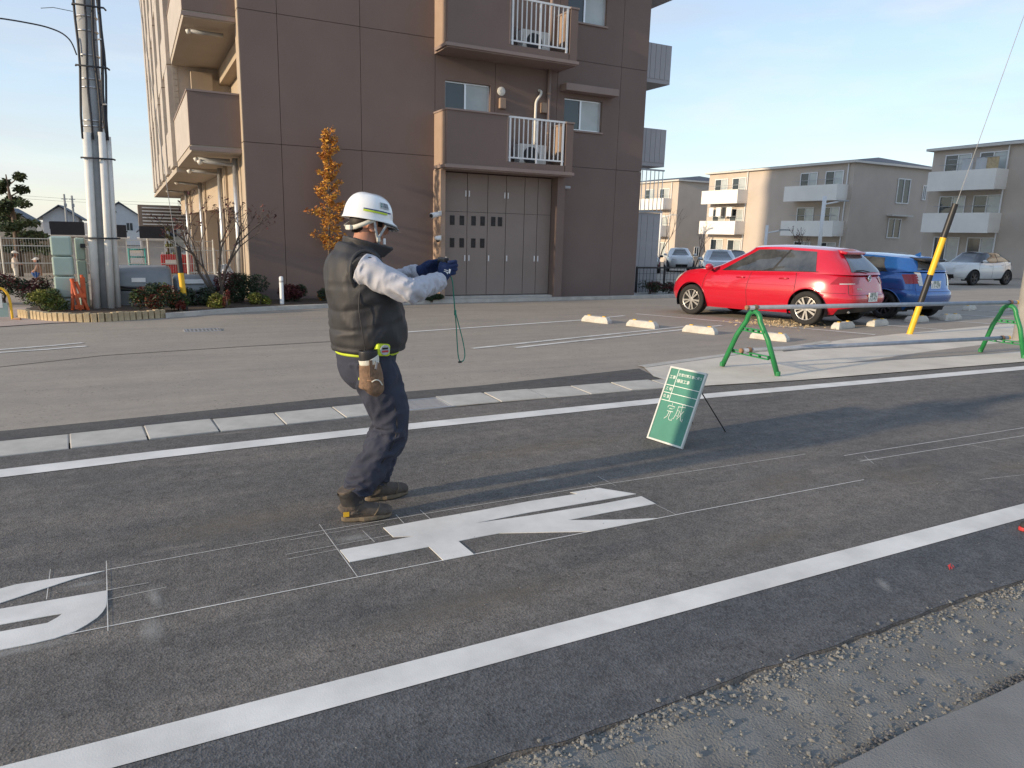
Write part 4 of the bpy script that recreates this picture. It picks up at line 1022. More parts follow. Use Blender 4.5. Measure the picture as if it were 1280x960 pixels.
# ================================================================== buildings across the lot
def flat_block(label, X, y0, y1, depth, zt, bays, endwins, over=0.35, tone='flat_taupe'):
    """three-storey block: front faces -X, near end faces -Y"""
    g0 = gz(y0)-0.3
    t = thing('apartment_block', label, 'building', (X+depth/2, (y0+y1)/2, g0), 0, 'three-storey blocks across the car park')
    B(X, X+depth, y0, y1, g0, zt-0.12).build('wall', tone, t)
    B(X-over, X+depth+over, y0-over, y1+over, zt-0.12, zt+0.04).build('eave', 'eave', t)
    m = MB(); z = zt+0.041
    m.add([(X-over,y0-over,z),(X+depth+over,y0-over,z),(X+depth+over,y1+over,z),(X-over,y1+over,z),(X+depth/2,y0+2,z+0.75),(X+depth/2,y1-2,z+0.75)],[(0,1,4),(1,2,5,4),(2,3,5),(3,0,4,5),(3,2,1,0)])
    m.build('roof', 'roof_slate', t)
    sh_ = (zt-g0)/3.0
    def win(y, w, z0, h, door=False):
        wn_ = B(X-0.02,X-0.001,y-w/2,y+w/2,z0,z0+h).build('window','pane_dark',t)
        f = MB(); q = 0.07
        for a,b,c,d in ((y-w/2-q,y-w/2,z0-q,z0+h+q),(y+w/2,y+w/2+q,z0-q,z0+h+q),(y-w/2,y+w/2,z0-q,z0),(y-w/2,y+w/2,z0+h,z0+h+q),(y-0.03,y+0.03,z0,z0+h)): f.box(X-0.07,X-0.021,a,b,c,d)
        f.build('frame','white_metal',wn_)
        B(X-0.035,X-0.022,y-w/2+0.02,y-0.04,z0+0.02,z0+h-0.02).build('pane','pane_curtain',wn_)
    for (a, b, wins) in bays:
        for lv in range(3):
            fz = g0+0.3+lv*sh_*0.97
            for wy in wins: win(wy, 1.65, fz+0.55, 1.6)
            if lv:
                bl = B(X-1.25,X-0.002,a,b,fz-0.18,fz-0.05).build('balcony','balcony_cream',t)
                B(X-1.30,X-1.18,a-0.02,b+0.02,fz-0.22,fz+1.05).build('front_panel','balcony_cream',bl)
                B(X-1.179,X-0.002,a-0.02,a+0.06,fz-0.049,fz+1.05).build('side_panel','balcony_cream',bl)
                B(X-1.179,X-0.002,b-0.06,b+0.02,fz-0.049,fz+1.05).build('side_panel','balcony_cream',bl)
                for z in (fz+1.5,): MB().tube([(X-0.75,a+0.3,z),(X-0.75,b-0.3,z)],0.02,5).build('laundry_pole','pale_pipe',bl)
        MB().tube([(X-0.10,a+0.1,g0),(X-0.10,a+0.1,zt-0.15)],0.05,6).build('downpipe','white_metal',t)
    for (x, w, z0, h, hood) in endwins:
        q = B(X+x,X+x+w,y0-0.02,y0-0.001,z0,z0+h).build('window','pane_dark',t)
        f = MB(); s_ = 0.08
        for a,b,c,d in ((X+x-s_,X+x,z0-s_,z0+h+s_),(X+x+w,X+x+w+s_,z0-s_,z0+h+s_),(X+x,X+x+w,z0-s_,z0),(X+x,X+x+w,z0+h,z0+h+s_),(X+x+w/2-0.04,X+x+w/2+0.04,z0,z0+h)): f.box(a,b,y0-0.07,y0-0.021,c,d)
        f.build('frame','white_metal',q)
        if hood: B(X+x-0.35,X+x+w+0.9,y0-0.55,y0-0.002,z0+h+0.25,z0+h+0.37).build('hood','eave',q)
    return t
flat_block('pale taupe block with cream balconies behind the red car', 52.0, 41.2, 58, 10.8, 7.9, [(41.6,47.0,[43.0,45.6]),(52.6,57.5,[53.8,56.2])], [(5.6,1.5,4.9,1.9,False),(5.0,1.5,2.0,1.5,True),(4.6,1.8,-0.6,1.0,True),(9.0,0.35,5.3,1.1,False)])
flat_block('pale taupe block with cream balconies at the right edge behind the white car', 49.5, 14.0, 33.0, 10, 7.9, [(27.9,32.3,[28.9,31.2]),(15.0,25.3,[19.0,23.6])], [])
flat_block('most distant pale block glimpsed between the brown building and the middle block', 55.6, 67.0, 80, 9.3, 7.9, [(68.0,74.0,[69.4,72.2])], [(3.0,0.6,-0.6,1.0,False)])
# things on the balconies
t = thing('laundry', 'pale blue towels hanging above the top right balcony', 'laundry', (48.3,29.2,6.6))
for k,(y,c) in enumerate(((29.9,'house_white'),(29.0,'house_white'),(28.3,'brick_cream'))):
    P=[[(48.4+0.03*sin(j*1.3+k), y+0.36*(j/6-0.5)*2, 7.0-1.0*i/6) for j in range(7)] for i in range(7)]
    MB().grid(P).build('towel', c, t, smooth=True)
MB().tube([(48.4,27.6,7.02),(48.4,31.2,7.02)],0.02,6).build('pole','pale_pipe',t)
t = thing('laundry', 'white and dark washing on the left balcony of the middle block', 'laundry', (51.2,55.5,4.2))
for k,(y,c) in enumerate(((56.6,'white_metal'),(55.6,'white_metal'),(54.8,'black_plastic'),(54.1,'white_metal'))):
    P=[[(51.25+0.04*sin(j*1.3+k), y+0.33*(j/6-0.5)*2, 4.5-0.9*i/6) for j in range(7)] for i in range(7)]
    MB().grid(P).build('cloth', c, t, smooth=True)
MB().tube([(51.25,53.4,4.52),(51.25,57.2,4.52)],0.02,6).build('pole','pale_pipe',t)
# lamp posts and bare street trees
for (x,y,h,lab) in ((43.0,36.2,4.6,'white lamp post with side arm in front of the middle block'),(40.5,38.8,2.55,'shorter white lamp post behind the red car roof'),(45.0,56.5,3.9,'pale post before the most distant block')):
    t = thing('lamp_post', lab, 'lamp post', (x,y,gz(y)))
    MB().tube([(x,y,gz(y)-0.1),(x,y,h)],0.13 if h > 4 else 0.10,8).build('shaft','white_metal',t,smooth=True)
    MB().tube([(x,y,h-0.55),(x+0.6,y-0.75,h-0.35)],0.06,6).build('arm','white_metal',t); MB().obox((x+0.75,y-0.95,h-0.3),(0.7,0.22,0.1),-0.9).build('lamp_head','pale_pipe',t)
for k,(x,y,h,lab,nl) in enumerate(((31.5,39.5,4.3,'bare thin tree nearest the brown building',0.0),(32.5,37.0,2.9,'second bare thin tree beside the parked grey car',0.0),(40,45.0,3.9,'thin tree with few brown leaves before the left balconies',0.25),(38.5,34.0,3.0,'small tree with brown leaves before the right balconies',0.8))):
    bare_tree('street_tree', (x,y,gz(y)), h, lab, 'leaf_maroon', nl, 50+k, 0.22, 0.05, 'bare street trees across the lot', stems=1)
# low fence and hedge behind the lot, right of the brown building
lf_ = thing('mesh_fence', 'black mesh fence right of the brown building', 'fence', (17.2,19.6,gz(19.6)))
for i in range(7):
    x = 14.0+i*1.1; B(x,x+0.05,18.6,18.65,gz(19)-0.1,0.62).build('post','black_plastic',lf_)
    if i < 6:
        m = MB(); m.box(x,x+1.1,18.61,18.64,0.56,0.61)
        for k in range(1,8): m.box(x+k*1.1/8-0.004,x+k*1.1/8+0.004,18.62,18.63,gz(19),0.56)
        for z in (0.0,0.2,0.4): m.box(x,x+1.1,18.62,18.63,z-0.004,z+0.004)
        m.build('mesh_panel','black_plastic',lf_)
for k in range(6):
    sh(14.2+k*1.05,18.15,0.62,0.30,0.42,['leaf_dark','leaf_maroon'],['dark clipped hedge section touching the brown building','second dark hedge section from the brown building','third dark hedge section from the brown building','fourth dark hedge section from the brown building','fifth dark hedge section from the brown building','sixth dark hedge section from the brown building'][k],70+k,900,0.03,group='dark hedge along the back of the lot')
B(13.4,22,17.9,18.9,gz(18)-0.1,gz(18)+0.06).build('hedge_bed','gutter_concrete')['kind'] = 'structure'
sh(36.9,18.5,0.9,0.5,0.7,['leaf_yellowgreen','leaf_green'],'low bush right of the white car',90,800,0.05)
# ================================================================== cars
for nm_, c_ in (('red',(0.48,0.006,0.022)),('blue',(0.018,0.105,0.34)),('white',(0.62,0.63,0.63)),('silver',(0.42,0.45,0.48)),('black',(0.02,0.021,0.024))):
    mk('car_'+nm_, c_, 0.22, 0.0 if nm_ in ('red','white') else 0.35, var=0.02, spec=0.5, coat=1.0)
mk('car_glass', (0.045,0.049,0.052), 0.03, var=0.6, scale=2.2, spec=0.9, coat=0.3)
mk('car_dark', (0.018,0.018,0.019), 0.6, var=0)
mk('tyre', (0.022,0.021,0.021), 0.85, var=0.1, scale=20)
mk('rim', (0.55,0.53,0.50), 0.3, 0.8, var=0.04)
mk('rim_dark', (0.10,0.10,0.11), 0.35, 0.8, var=0.04)
mk('lamp_red', (0.28,0.008,0.012), 0.15, var=0.05, coat=0.6)
mk('lamp_clear', (0.60,0.60,0.58), 0.12, 0.2, var=0.03, coat=0.6)
mk('plate_white', (0.72,0.72,0.70), 0.5, var=0.03)
mk('plate_green', (0.03,0.11,0.06), 0.5, var=0)
mk('chrome', (0.75,0.75,0.76), 0.12, 1.0, var=0)
def tab(T, x): return interp(T, x)
def smooth_tab(T, x):
    if x <= T[0][0]: return T[0][1]
    for i in range(len(T)-1):
        if x <= T[i+1][0]:
            t = (x-T[i][0])/(T[i+1][0]-T[i][0])
            p0 = T[max(0,i-1)][1]; p1 = T[i][1]; p2 = T[i+1][1]; p3 = T[min(len(T)-1,i+2)][1]
            return 0.5*((2*p1)+(-p0+p2)*t+(2*p0-5*p1+4*p2-p3)*t*t+(-p0+3*p1-3*p2+p3)*t**3)
    return T[-1][1]
def outline(xr, xf, b, nr, nf, N):
    """half outline (y>=0) from rear centre to front centre, uniform by arc length"""
    pts = []; xc = (xr+xf)/2; A = (xf-xr)/2; M_ = 300
    for k in range(M_+1):
        a = pi*k/M_; c = cos(a); n = nr if c > 0 else nf
        pts.append((xc - A*(abs(c)**(2/n))*(1 if c > 0 else -1), b*(max(0,sin(a))**(2/n))))
    d = [0]
    for p, q in zip(pts, pts[1:]): d.append(d[-1]+sqrt((p[0]-q[0])**2+(p[1]-q[1])**2))
    out = []; j = 0
    for k in range(N+1):
        s_ = d[-1]*k/N
        while j < M_-1 and d[j+1] < s_: j += 1
        u = (s_-d[j])/max(1e-9, d[j+1]-d[j]); out.append((lerp(pts[j][0],pts[j+1][0],u), lerp(pts[j][1],pts[j+1][1],u)))
    out[0] = (out[0][0], 0.0); out[-1] = (out[-1][0], 0.0)
    return out
class Car:
    def __init__(s, name, label, loc, rz, c, group='parked cars'):
        s.c = c; s.root = thing(name, label, 'car', loc, rz, group); s.root.rotation_euler = (-math.atan(KS*cos(rz)), math.atan(KS*sin(rz)), rz)
        s.N, s.K = 120, 26
        L, W = c['L'], c['W']; hw = W/2
        s.lv = []
        for k in range(s.K+1):
            t = k/s.K
            xr = -L/2 + smooth_tab(c['xr'], t); xf = L/2 - smooth_tab(c['xf'], t); b = hw*smooth_tab(c['b'], t)
            s.lv.append([(x, y, s.z(t, x)) for x, y in outline(xr, xf, b, c.get('nr',5.0), c.get('nf',3.4), s.N)])
        s.gh = []
        for k in range(15):
            u = k/14; g = c['gh']
            xr = smooth_tab([(0,g['xr0']),(0.5,lerp(g['xr0'],g['xr1'],0.42)),(1,g['xr1'])], u); xf = smooth_tab([(0,g['xf0']),(0.5,lerp(g['xf0'],g['xf1'],0.47)),(1,g['xf1'])], u)
            b = smooth_tab([(0,g['b0']),(0.5,lerp(g['b0'],g['b1'],0.40)),(1,g['b1'])], u)
            s.gh.append([(x, y, lerp(s.z(1,x)-0.03, smooth_tab(g['top'], x)-0.05, u)) for x, y in outline(xr, xf, b, 5.5, 5.0, s.N)])
    def z(s, t, x): return lerp(tab(s.c['zb'], x), smooth_tab(s.c['zt'], x), t)
    def at(s, G_, p, t, side=1, off=0.0):
        K = len(G_)-1; i = min(K-1, max(0,int(t*K))); u = t*K-i; j = min(s.N-1, max(0,int(p*s.N))); w = p*s.N-j
        def q(a, b): return Vector(G_[a][b])
        P = q(i,j)*(1-u)*(1-w)+q(i+1,j)*u*(1-w)+q(i,j+1)*(1-u)*w+q(i+1,j+1)*u*w
        if off:
            du = q(i+1,j)-q(i,j); dw = q(i,min(s.N,j+2))-q(i,max(0,j-2)); n = dw.cross(du)
            n = n.normalized() if n.length > 1e-9 else Vector((0,0,1))
            if n.dot(P-Vector((0,0,P.z-0.1))) < 0: n = -n
            P = P + n*off
        return Vector((P.x, P.y*side, P.z))
    def patch(s, name, mat, G_, p0, p1, t0, t1, off, side=1, n=10, m=8, parent=None, thick=0.0, q0=None, q1=None):
        """p range at the bottom p0..p1 and, if given, at the top q0..q1"""
        q0 = p0 if q0 is None else q0; q1 = p1 if q1 is None else q1
        P = []
        for i in range(m+1):
            t = i/m; row = []
            for j in range(n+1):
                p = lerp(lerp(p0,q0,t), lerp(p1,q1,t), j/n)
                sd = side if p >= 0 else -side
                row.append(s.at(G_, abs(p), lerp(t0,t1,t), sd, off))
            P.append(row)
        o = MB().grid(P).build(name, mat, parent or s.root, smooth=True, local=True)
        if thick: q = o.modifiers.new('solid','SOLIDIFY'); q.thickness = thick; q.offset = 0
        return o
    def build(s):
        c = s.c; R = s.root; paint = c['paint']; N, K = s.N, s.K
        # body shell with wheel openings
        wr = c['wr']; Ra = wr + 0.055
        m = MB(); idx = {}
        wheels = [(c['xrw'], wr), (c['xfw'], wr)]
        for side in (1,-1):
            V = []
            for k in range(K+1):
                row = []
                for x, y, z in s.lv[k]:
                    if y > c['W']*0.36:
                        for wx, wz in wheels:
                            d = sqrt((x-wx)**2+(z-wz)**2)
                            if Ra-0.045 < d < Ra: f = Ra/d; x = wx+(x-wx)*f; z = wz+(z-wz)*f
                    row.append((x,y*side,z))
                V.append(row)
            o = len(m.v)
            for row in V: m.v += row
            for k in range(K):
                for j in range(N):
                    a = [V[k][j],V[k][j+1],V[k+1][j+1],V[k+1][j]]
                    cx = sum(q[0] for q in a)/4; cy = abs(sum(q[1] for q in a)/4); cz = sum(q[2] for q in a)/4
                    if cy > c['W']*0.36 and any(sqrt((cx-wx)**2+(cz-wz)**2) < Ra-0.004 for wx,wz in wheels): continue
                    n1 = N+1; f = (o+k*n1+j, o+k*n1+j+1, o+(k+1)*n1+j+1, o+(k+1)*n1+j)
                    m.f.append(f if side < 0 else tuple(reversed(f)))
        # bonnet and deck
        P = []
        for j in range(N+1):
            x, y, z = s.lv[K][j]; P.append([(x, y*u, z+0.035*(1-u*u)*min(1,y/0.4)) for u in [1-2*i/10 for i in range(11)]])
        m.grid(P)
        m.build('body', paint, R, smooth=True, local=True, auto=50)
        # underbody and wheel wells
        u = MB()
        for k in (0,):
            ring = [(x,y*0.97,z+0.02) for x,y,z in s.lv[0]]+[(x,-y*0.97,z+0.02) for x,y,z in reversed(s.lv[0][1:-1])]
            u.add(ring, [tuple(range(len(ring)))])
        for wx, wz in wheels:
            for sd in (1,-1):
                n = 24; ya, yb = c['W']*0.27*sd, c['W']*0.487*sd
                u.grid([[(wx+cos(a)*(Ra+0.004), y, wz+sin(a)*(Ra+0.004)) for a in [-0.35+ (pi+0.7)*q/n for q in range(n+1)]] for y in (ya,yb)])
                u.add([(wx+cos(a)*(Ra+0.004), ya, wz+sin(a)*(Ra+0.004)) for a in [-0.35+(pi+0.7)*q/n for q in range(n+1)]], [tuple(range(n+1))])
        u.build('underbody', 'car_dark', R, local=True)
        # wheel arch lips
        for wx, wz in wheels:
            for sd in (1,-1):
                pts = []
                for q in range(29):
                    a = -0.42+(pi+0.84)*q/28; x = wx+cos(a)*Ra; z = wz+sin(a)*Ra
                    if z < s.z(0,x)+0.01: continue
                    t = (z-s.z(0,x))/(s.z(1,x)-s.z(0,x)); k = min(K-1,int(t*K))
                    y = min(s.lv[k], key=lambda v: abs(v[0]-x)+ (9 if v[1] < c['W']*0.3 else 0))[1]
                    pts.append((x,(y+0.002)*sd,z))
                MB().tube(pts, 0.013, 6).build('arch_lip', c.get('lip', paint), R, smooth=True, local=True)
        # greenhouse, roof
        g = MB()
        for side in (1,-1):
            V = [[(x,y*side,z) for x,y,z in row] for row in s.gh]
            if side > 0: V = [list(reversed(r)) for r in V]
            g.grid(V)
        P = []
        tp = s.gh[-1]
        for j in range(N+1):
            x,y,z = tp[j]; b = max(0.001,y)
            P.append([(x, y*v, z+0.052*(1-abs(v)**2.4)*min(1,b/0.3)) for v in [1-2*i/12 for i in range(13)]])
        g.grid(P)
        g.build('cabin', c.get('roofpaint', paint), R, smooth=True, local=True, auto=60)
        # glass
        for (a,b,a1,b1) in c['sidewin']:
            for sd in (1,-1): s.patch('side_window','car_glass',s.gh,a,b,0.10,0.90,0.006,sd,n=16,q0=a1,q1=b1)
        pw = c['sidewin']
        for sd in (1,-1): s.patch('pillar_trim','car_dark',s.gh,pw[0][1]-0.004,pw[1][0]+0.004,0.08,0.92,0.0045,sd,n=3)
        s.patch('rear_window','car_glass',s.gh,-c['rw'],c['rw'],0.12,0.90,0.007,1,n=18,q0=-c['rw']*0.92,q1=c['rw']*0.92)
        s.patch('windscreen','car_glass',s.gh,c['ws'],0.9995,0.10,0.93,0.006,1,n=14,q0=c['ws']+0.015)
        s.patch('windscreen','car_glass',s.gh,c['ws'],0.9995,0.10,0.93,0.006,-1,n=14,q0=c['ws']+0.015)
        # wheels
        for wx, wz in wheels:
            for sd in (1,-1):
                y0 = (c['W']/2-0.115)*sd
                t = MB().lathe([(wr*0.60,y0-0.09),(wr*0.9,y0-0.1),(wr*0.985,y0-0.085),(wr,y0-0.06),(wr,y0+0.06),(wr*0.985,y0+0.085),(wr*0.9,y0+0.1),(wr*0.68,y0+0.092),(wr*0.66,y0+0.05),(wr*0.60,y0+0.04)],(wx,0,wz),32,'Y').build('wheel','tyre',R,smooth=True,local=True)
                yo = y0+0.085*sd
                ring = MB().lathe([(wr*0.69,yo-0.03*sd),(wr*0.69,yo),(wr*0.655,yo+0.006*sd),(wr*0.63,yo-0.03*sd)],(wx,0,wz),32,'Y',cap=False).build('rim',c['rim'],t,smooth=True,local=True)
                sp = MB()
                ns = c.get('spokes',10)
                for q in range(ns):
                    a = 2*pi*q/ns + (0.10 if q%2 else -0.10)*(1 if ns==10 else 0)
                    r0_, r1_ = wr*0.12, wr*0.645; w0, w1 = 0.012, 0.0195
                    ca, sa = cos(a), sin(a)
                    pr = [(r0_,-w0),(r1_,-w1),(r1_,w1),(r0_,w0)]
                    fr_ = [(wx+r*ca-w*sa, yo-0.004*sd, wz+r*sa+w*ca) for r,w in pr]; bk = [(x,yo-0.035*sd,z) for x,_,z in fr_]
                    sp.add(fr_+bk,[(0,1,2,3),(7,6,5,4),(0,4,5,1),(1,5,6,2),(2,6,7,3),(3,7,4,0)])
                sp.lathe([(0.01,yo+0.002*sd),(wr*0.17,yo),(wr*0.17,yo-0.03*sd)],(wx,0,wz),16,'Y')
                sp.build('spokes',c['rim'],t,local=True)
                MB().lathe([(0.01,yo-0.045*sd),(wr*0.66,yo-0.045*sd),(wr*0.66,yo-0.05*sd)],(wx,0,wz),24,'Y').build('brake_disc','rim_dark' if c['rim']!='rim_dark' else 'car_dark',t,local=True)
        # doors: shut lines and handles
        for (p,) in c['seams']:
            for sd in (1,-1):
                MB().tube([s.at(s.lv,p+0.004*sin(t*5),t,sd,0.001) for t in [0.10+0.88*i/14 for i in range(15)]],0.004,5).build('door_seam','car_dark',R,local=True)
        for p in c['handles']:
            for sd in (1,-1):
                a_, b_ = s.at(s.lv,p-0.012,0.84,sd,0.02), s.at(s.lv,p+0.012,0.84,sd,0.02)
                MB().tube([s.at(s.lv,p-0.018,0.84,sd,0.0),a_,b_,s.at(s.lv,p+0.018,0.84,sd,0.0)],0.014,6).build('door_handle',paint,R,smooth=True,local=True)
        # mirrors
        gf = c['gh']; mx = c['mirror']
        for sd in (1,-1):
            h = MB().sphere((mx,(c['W']/2+0.07)*sd,s.z(1,mx)+0.06),0.11,12,8,(0.62,1.0,0.68)).build('mirror',paint,R,smooth=True,local=True)
            MB().tube([(mx+0.02,(c['W']/2-0.07)*sd,s.z(1,mx)+0.0),(mx,(c['W']/2+0.02)*sd,s.z(1,mx)+0.04)],0.03,6).build('stalk','car_dark',h,local=True)
        # side sill and lower bumper
        for sd in (1,-1): s.patch('sill',c.get('sill','car_dark'),s.lv,0.28,0.70,0.0,0.045,0.006,sd,n=20,m=2)
        s.patch('rear_valance','car_dark',s.lv,-0.15,0.15,0.0,c.get('valance',0.12),0.006,1,n=24,m=3)
        s.patch('grille','car_dark',s.lv,0.93,0.9995,0.02,0.30,0.006,1,n=8,m=4); s.patch('grille','car_dark',s.lv,0.93,0.9995,0.02,0.30,0.006,-1,n=8,m=4)
        for sd in (1,-1): s.patch('headlight','lamp_clear',s.lv,0.862,0.94,0.70,0.92,0.007,sd,n=10,m=5,q0=0.835,q1=0.93)
        for (nm,mat,p0,p1,t0,t1,a,b) in c['lamps']:
            for sd in (1,-1): s.patch(nm,mat,s.lv,p0,p1,t0,t1,0.009,sd,n=14,m=6,q0=a,q1=b)
        # hatch and bumper shut lines
        for sd in (1,-1):
            MB().tube([s.at(s.lv,0.122+0.012*max(0,0.6-t),t,sd,0.001) for t in [0.44+0.55*i/12 for i in range(13)]],0.0038,5).build('hatch_seam','car_dark',R,local=True)
            MB().tube([s.at(s.lv,lerp(0.132,0.235,i/12),0.50+0.05*i/12,sd,0.001) for i in range(13)],0.0035,5).build('bumper_seam','car_dark',R,local=True)
            MB().tube([s.at(s.lv,lerp(0.30,0.68,i/20),0.665+0.02*sin(i/20*pi),sd,0.0005) for i in range(21)],0.0045,5).build('side_crease',paint,R,smooth=True,local=True)
            MB().tube([s.at(s.gh,lerp(0.262,0.745,i/24),0.085,sd,0.004) for i in range(25)],0.006,5).build('window_trim','car_dark',R,local=True)
        MB().tube([s.at(s.lv,abs(q),0.44,1 if q >= 0 else -1,0.001) for q in [0.122*(i/10-1) for i in range(21)]],0.0038,5).build('hatch_seam','car_dark',R,local=True)
        # wiper, spoiler
        sp_ = c.get('spoiler')
        if sp_:
            tp = s.gh[-1]; P = []
            for sd_ in (0,1):
                row = []
                for q in [i/14*2-1 for i in range(15)]:
                    p = abs(q)*0.145; x,y,z = s.at(s.gh,p,1.0,1 if q>=0 else -1)
                    row.append((x-(sp_ if sd_ else -0.10), y*(0.97 if sd_ else 1), z+(-0.012 if sd_ else 0.038)))
                P.append(row)
            o = MB().grid(P).build('spoiler',c.get('spoilerpaint',paint),R,smooth=True,local=True); q = o.modifiers.new('solid','SOLIDIFY'); q.thickness = 0.045; q.offset = -1
        MB().tube([s.at(s.gh,0.0,0.10,1,0.03),s.at(s.gh,0.05,0.17,1,0.03),s.at(s.gh,0.105,0.16,1,0.03)],0.011,5).build('rear_wiper','car_dark',R,local=True)
        # plate
        pz, txt = c['plate']
        pc = s.at(s.lv,0.0,pz,1,0.012)
        pl = MB().box(pc.x-0.006,pc.x+0.004,-0.165,0.165,pc.z-0.0825,pc.z+0.0825).build('number_plate','plate_white',R,local=True)
        for (st_, sz, fz_, dz_) in ((txt[0],0.05,0.20,0.045),(txt[1],0.10,0.27,-0.025)):
            if not st_: continue
            v,f = text_mb(st_, sz, fz_)
            if v: MB().add([(pc.x-0.0075,-q[0],pc.z+dz_+q[1]) for q in v], [tuple(reversed(k)) for k in f]).build('plate_text','plate_green',pl,local=True)
        return s
GOLF = dict(L=4.26,W=1.80,paint='car_red',rim='rim',spokes=10,wr=0.318,xrw=-2.13+0.80,xfw=2.13-0.86,lip='car_red',sill='car_red',
    xr=[(0,0.16),(0.12,0.06),(0.28,0.0),(0.42,0.01),(0.5,0.045),(0.75,0.085),(0.9,0.12),(1,0.20)], xf=[(0,0.14),(0.15,0.04),(0.35,0.0),(0.6,0.015),(0.8,0.06),(0.92,0.13),(1,0.24)],
    b=[(0,0.90),(0.12,0.955),(0.35,0.995),(0.55,1.0),(0.75,0.985),(0.9,0.955),(1,0.90)], zb=[(-2.13,0.30),(-1.7,0.22),(0,0.20),(1.7,0.20),(2.13,0.24)],
    zt=[(-2.2,0.975),(-1.6,0.985),(-0.8,0.97),(0,0.955),(0.8,0.955),(1.1,0.965),(1.5,0.925),(1.85,0.865),(2.05,0.80),(2.2,0.74)],
    gh=dict(xr0=-2.02,xr1=-1.63,xf0=1.20,xf1=0.14,b0=0.80,b1=0.59,top=[(-2.0,1.37),(-1.7,1.41),(-1.2,1.455),(-0.5,1.485),(0.1,1.468),(0.4,1.43),(0.8,1.35)]),
    sidewin=[(0.272,0.470,0.292,0.470),(0.482,0.740,0.484,0.722)],rw=0.128,ws=0.862,seams=[(0.302,),(0.492,),(0.69,)],handles=[0.345,0.525],mirror=0.78,spoiler=0.13,
    lamps=[('tail_light','lamp_red',0.078,0.180,0.73,0.90,0.062,0.152),('tail_light_strip','lamp_clear',0.095,0.150,0.725,0.745,0.095,0.150)],plate=(0.37,('練馬','72-47')))
RC = radians(101.4)
def car_place(x, y): return (x, y, gz(y)+0.002)
d_ = Vector((cos(RC), sin(RC))); r_ = Vector((sin(RC), -cos(RC)))
# rear-left wheel contact at (11.78, 9.93)
ctr = Vector((12.24, 11.50))
red = Car('parked_car', 'red hatchback parked with its rear to the road', car_place(ctr.x, ctr.y), RC, GOLF).build()
# emblem and model badge
pe = red.at(red.lv, 0.0, 0.86, 1, 0.012)
em = MB().lathe([(0.012,pe.x-0.010),(0.052,pe.x-0.010),(0.055,pe.x-0.004),(0.055,pe.x+0.01)],(0,0,pe.z),24,'X').build('emblem','car_dark',red.root,local=True)
rg = MB().lathe([(0.046,pe.x-0.011),(0.050,pe.x-0.018),(0.058,pe.x-0.014),(0.058,pe.x)],(0,0,pe.z),24,'X',cap=False)
for a,b in (((-0.024,0.038),(0,0.006)),((0,0.006),(0.024,0.038)),((-0.041,0.012),(-0.018,-0.036)),((-0.018,-0.036),(0,-0.002)),((0,-0.002),(0.018,-0.036)),((0.018,-0.036),(0.041,0.012))):
    rg.tube([(pe.x-0.013,-a[0],pe.z+a[1]),(pe.x-0.013,-b[0],pe.z+b[1])],0.0045,5)
rg.build('emblem_ring','chrome',em,local=True,smooth=True)
bp_ = red.at(red.lv, 0.078, 0.60, 1, 0.012)
MB().obox(bp_,(0.01,0.12,0.022),-0.25).build('badge','chrome',red.root,local=True)
ex = red.at(red.lv,0.10,0.03,1,-0.02)
MB().tube([(ex.x+0.25,ex.y,ex.z),(ex.x-0.03,ex.y,ex.z-0.01)],0.033,8).build('exhaust','steel_pipe',red.root,local=True)

AQUA = dict(GOLF); AQUA.update(L=4.0,W=1.70,paint='car_blue',rim='rim_dark',spokes=9,wr=0.30,xrw=-2.0+0.72,xfw=2.0-0.74,lip='car_blue',sill='car_blue',
    xr=[(0,0.16),(0.12,0.05),(0.30,0.0),(0.44,0.02),(0.5,0.08),(0.8,0.13),(0.93,0.17),(1,0.24)],
    zt=[(-2.1,1.08),(-1.5,1.06),(-0.8,1.00),(0,0.95),(0.8,0.93),(1.2,0.92),(1.6,0.82),(2.1,0.64)], 
    gh=dict(xr0=-1.84,xr1=-1.62,xf0=1.40,xf1=0.30,b0=0.76,b1=0.54,top=[(-1.7,1.36),(-1.3,1.40),(-0.5,1.45),(0.1,1.455),(0.4,1.43),(0.9,1.33)]),
    sidewin=[(0.27,0.46,0.36,0.465),(0.475,0.72,0.48,0.70)],rw=0.125,spoiler=0.24,spoilerpaint='car_dark',valance=0.07,
    lamps=[('tail_light','lamp_red',0.100,0.160,0.66,0.90,0.115,0.175),('tail_light_edge','lamp_clear',0.086,0.105,0.60,0.97,0.095,0.125)],plate=(0.62,('練馬','11-09')))
bc = Vector((15.45, 11.75))
red.root.scale = (1.06,)*3
blue = Car('parked_car', 'blue hatchback with dark spoiler parked right of the red car', car_place(bc.x, bc.y), radians(91), AQUA).build()
tp_ = blue.at(blue.gh,0.0,1.0)
fin = MB().add([(tp_.x+0.35,0,tp_.z+0.05),(tp_.x+0.12,-0.025,tp_.z+0.04),(tp_.x+0.12,0.025,tp_.z+0.04),(tp_.x+0.14,0,tp_.z+0.15)],[(0,1,3),(0,3,2),(1,2,3),(0,2,1)])
fin.build('antenna_fin','car_blue',blue.root,local=True)
CHR = dict(GOLF); CHR.update(L=4.3,W=1.80,paint='car_white',roofpaint='car_black',rim='rim_dark',spokes=10,wr=0.345,xrw=-2.15+0.78,xfw=2.15-0.88,lip='car_dark',sill='car_dark',
    zb=[(-2.15,0.36),(-1.7,0.27),(0,0.26),(1.7,0.27),(2.15,0.32)],zt=[(-2.2,1.14),(-1.5,1.13),(-0.8,1.07),(0,1.03),(0.9,1.05),(1.5,1.04),(1.9,1.00),(2.2,0.92)],
    gh=dict(xr0=-2.0,xr1=-1.30,xf0=1.15,xf1=0.35,b0=0.80,b1=0.58,top=[(-1.6,1.42),(-1.2,1.50),(-0.5,1.56),(0.1,1.56),(0.4,1.53),(0.9,1.42)]),plate=(0.35,('','')))
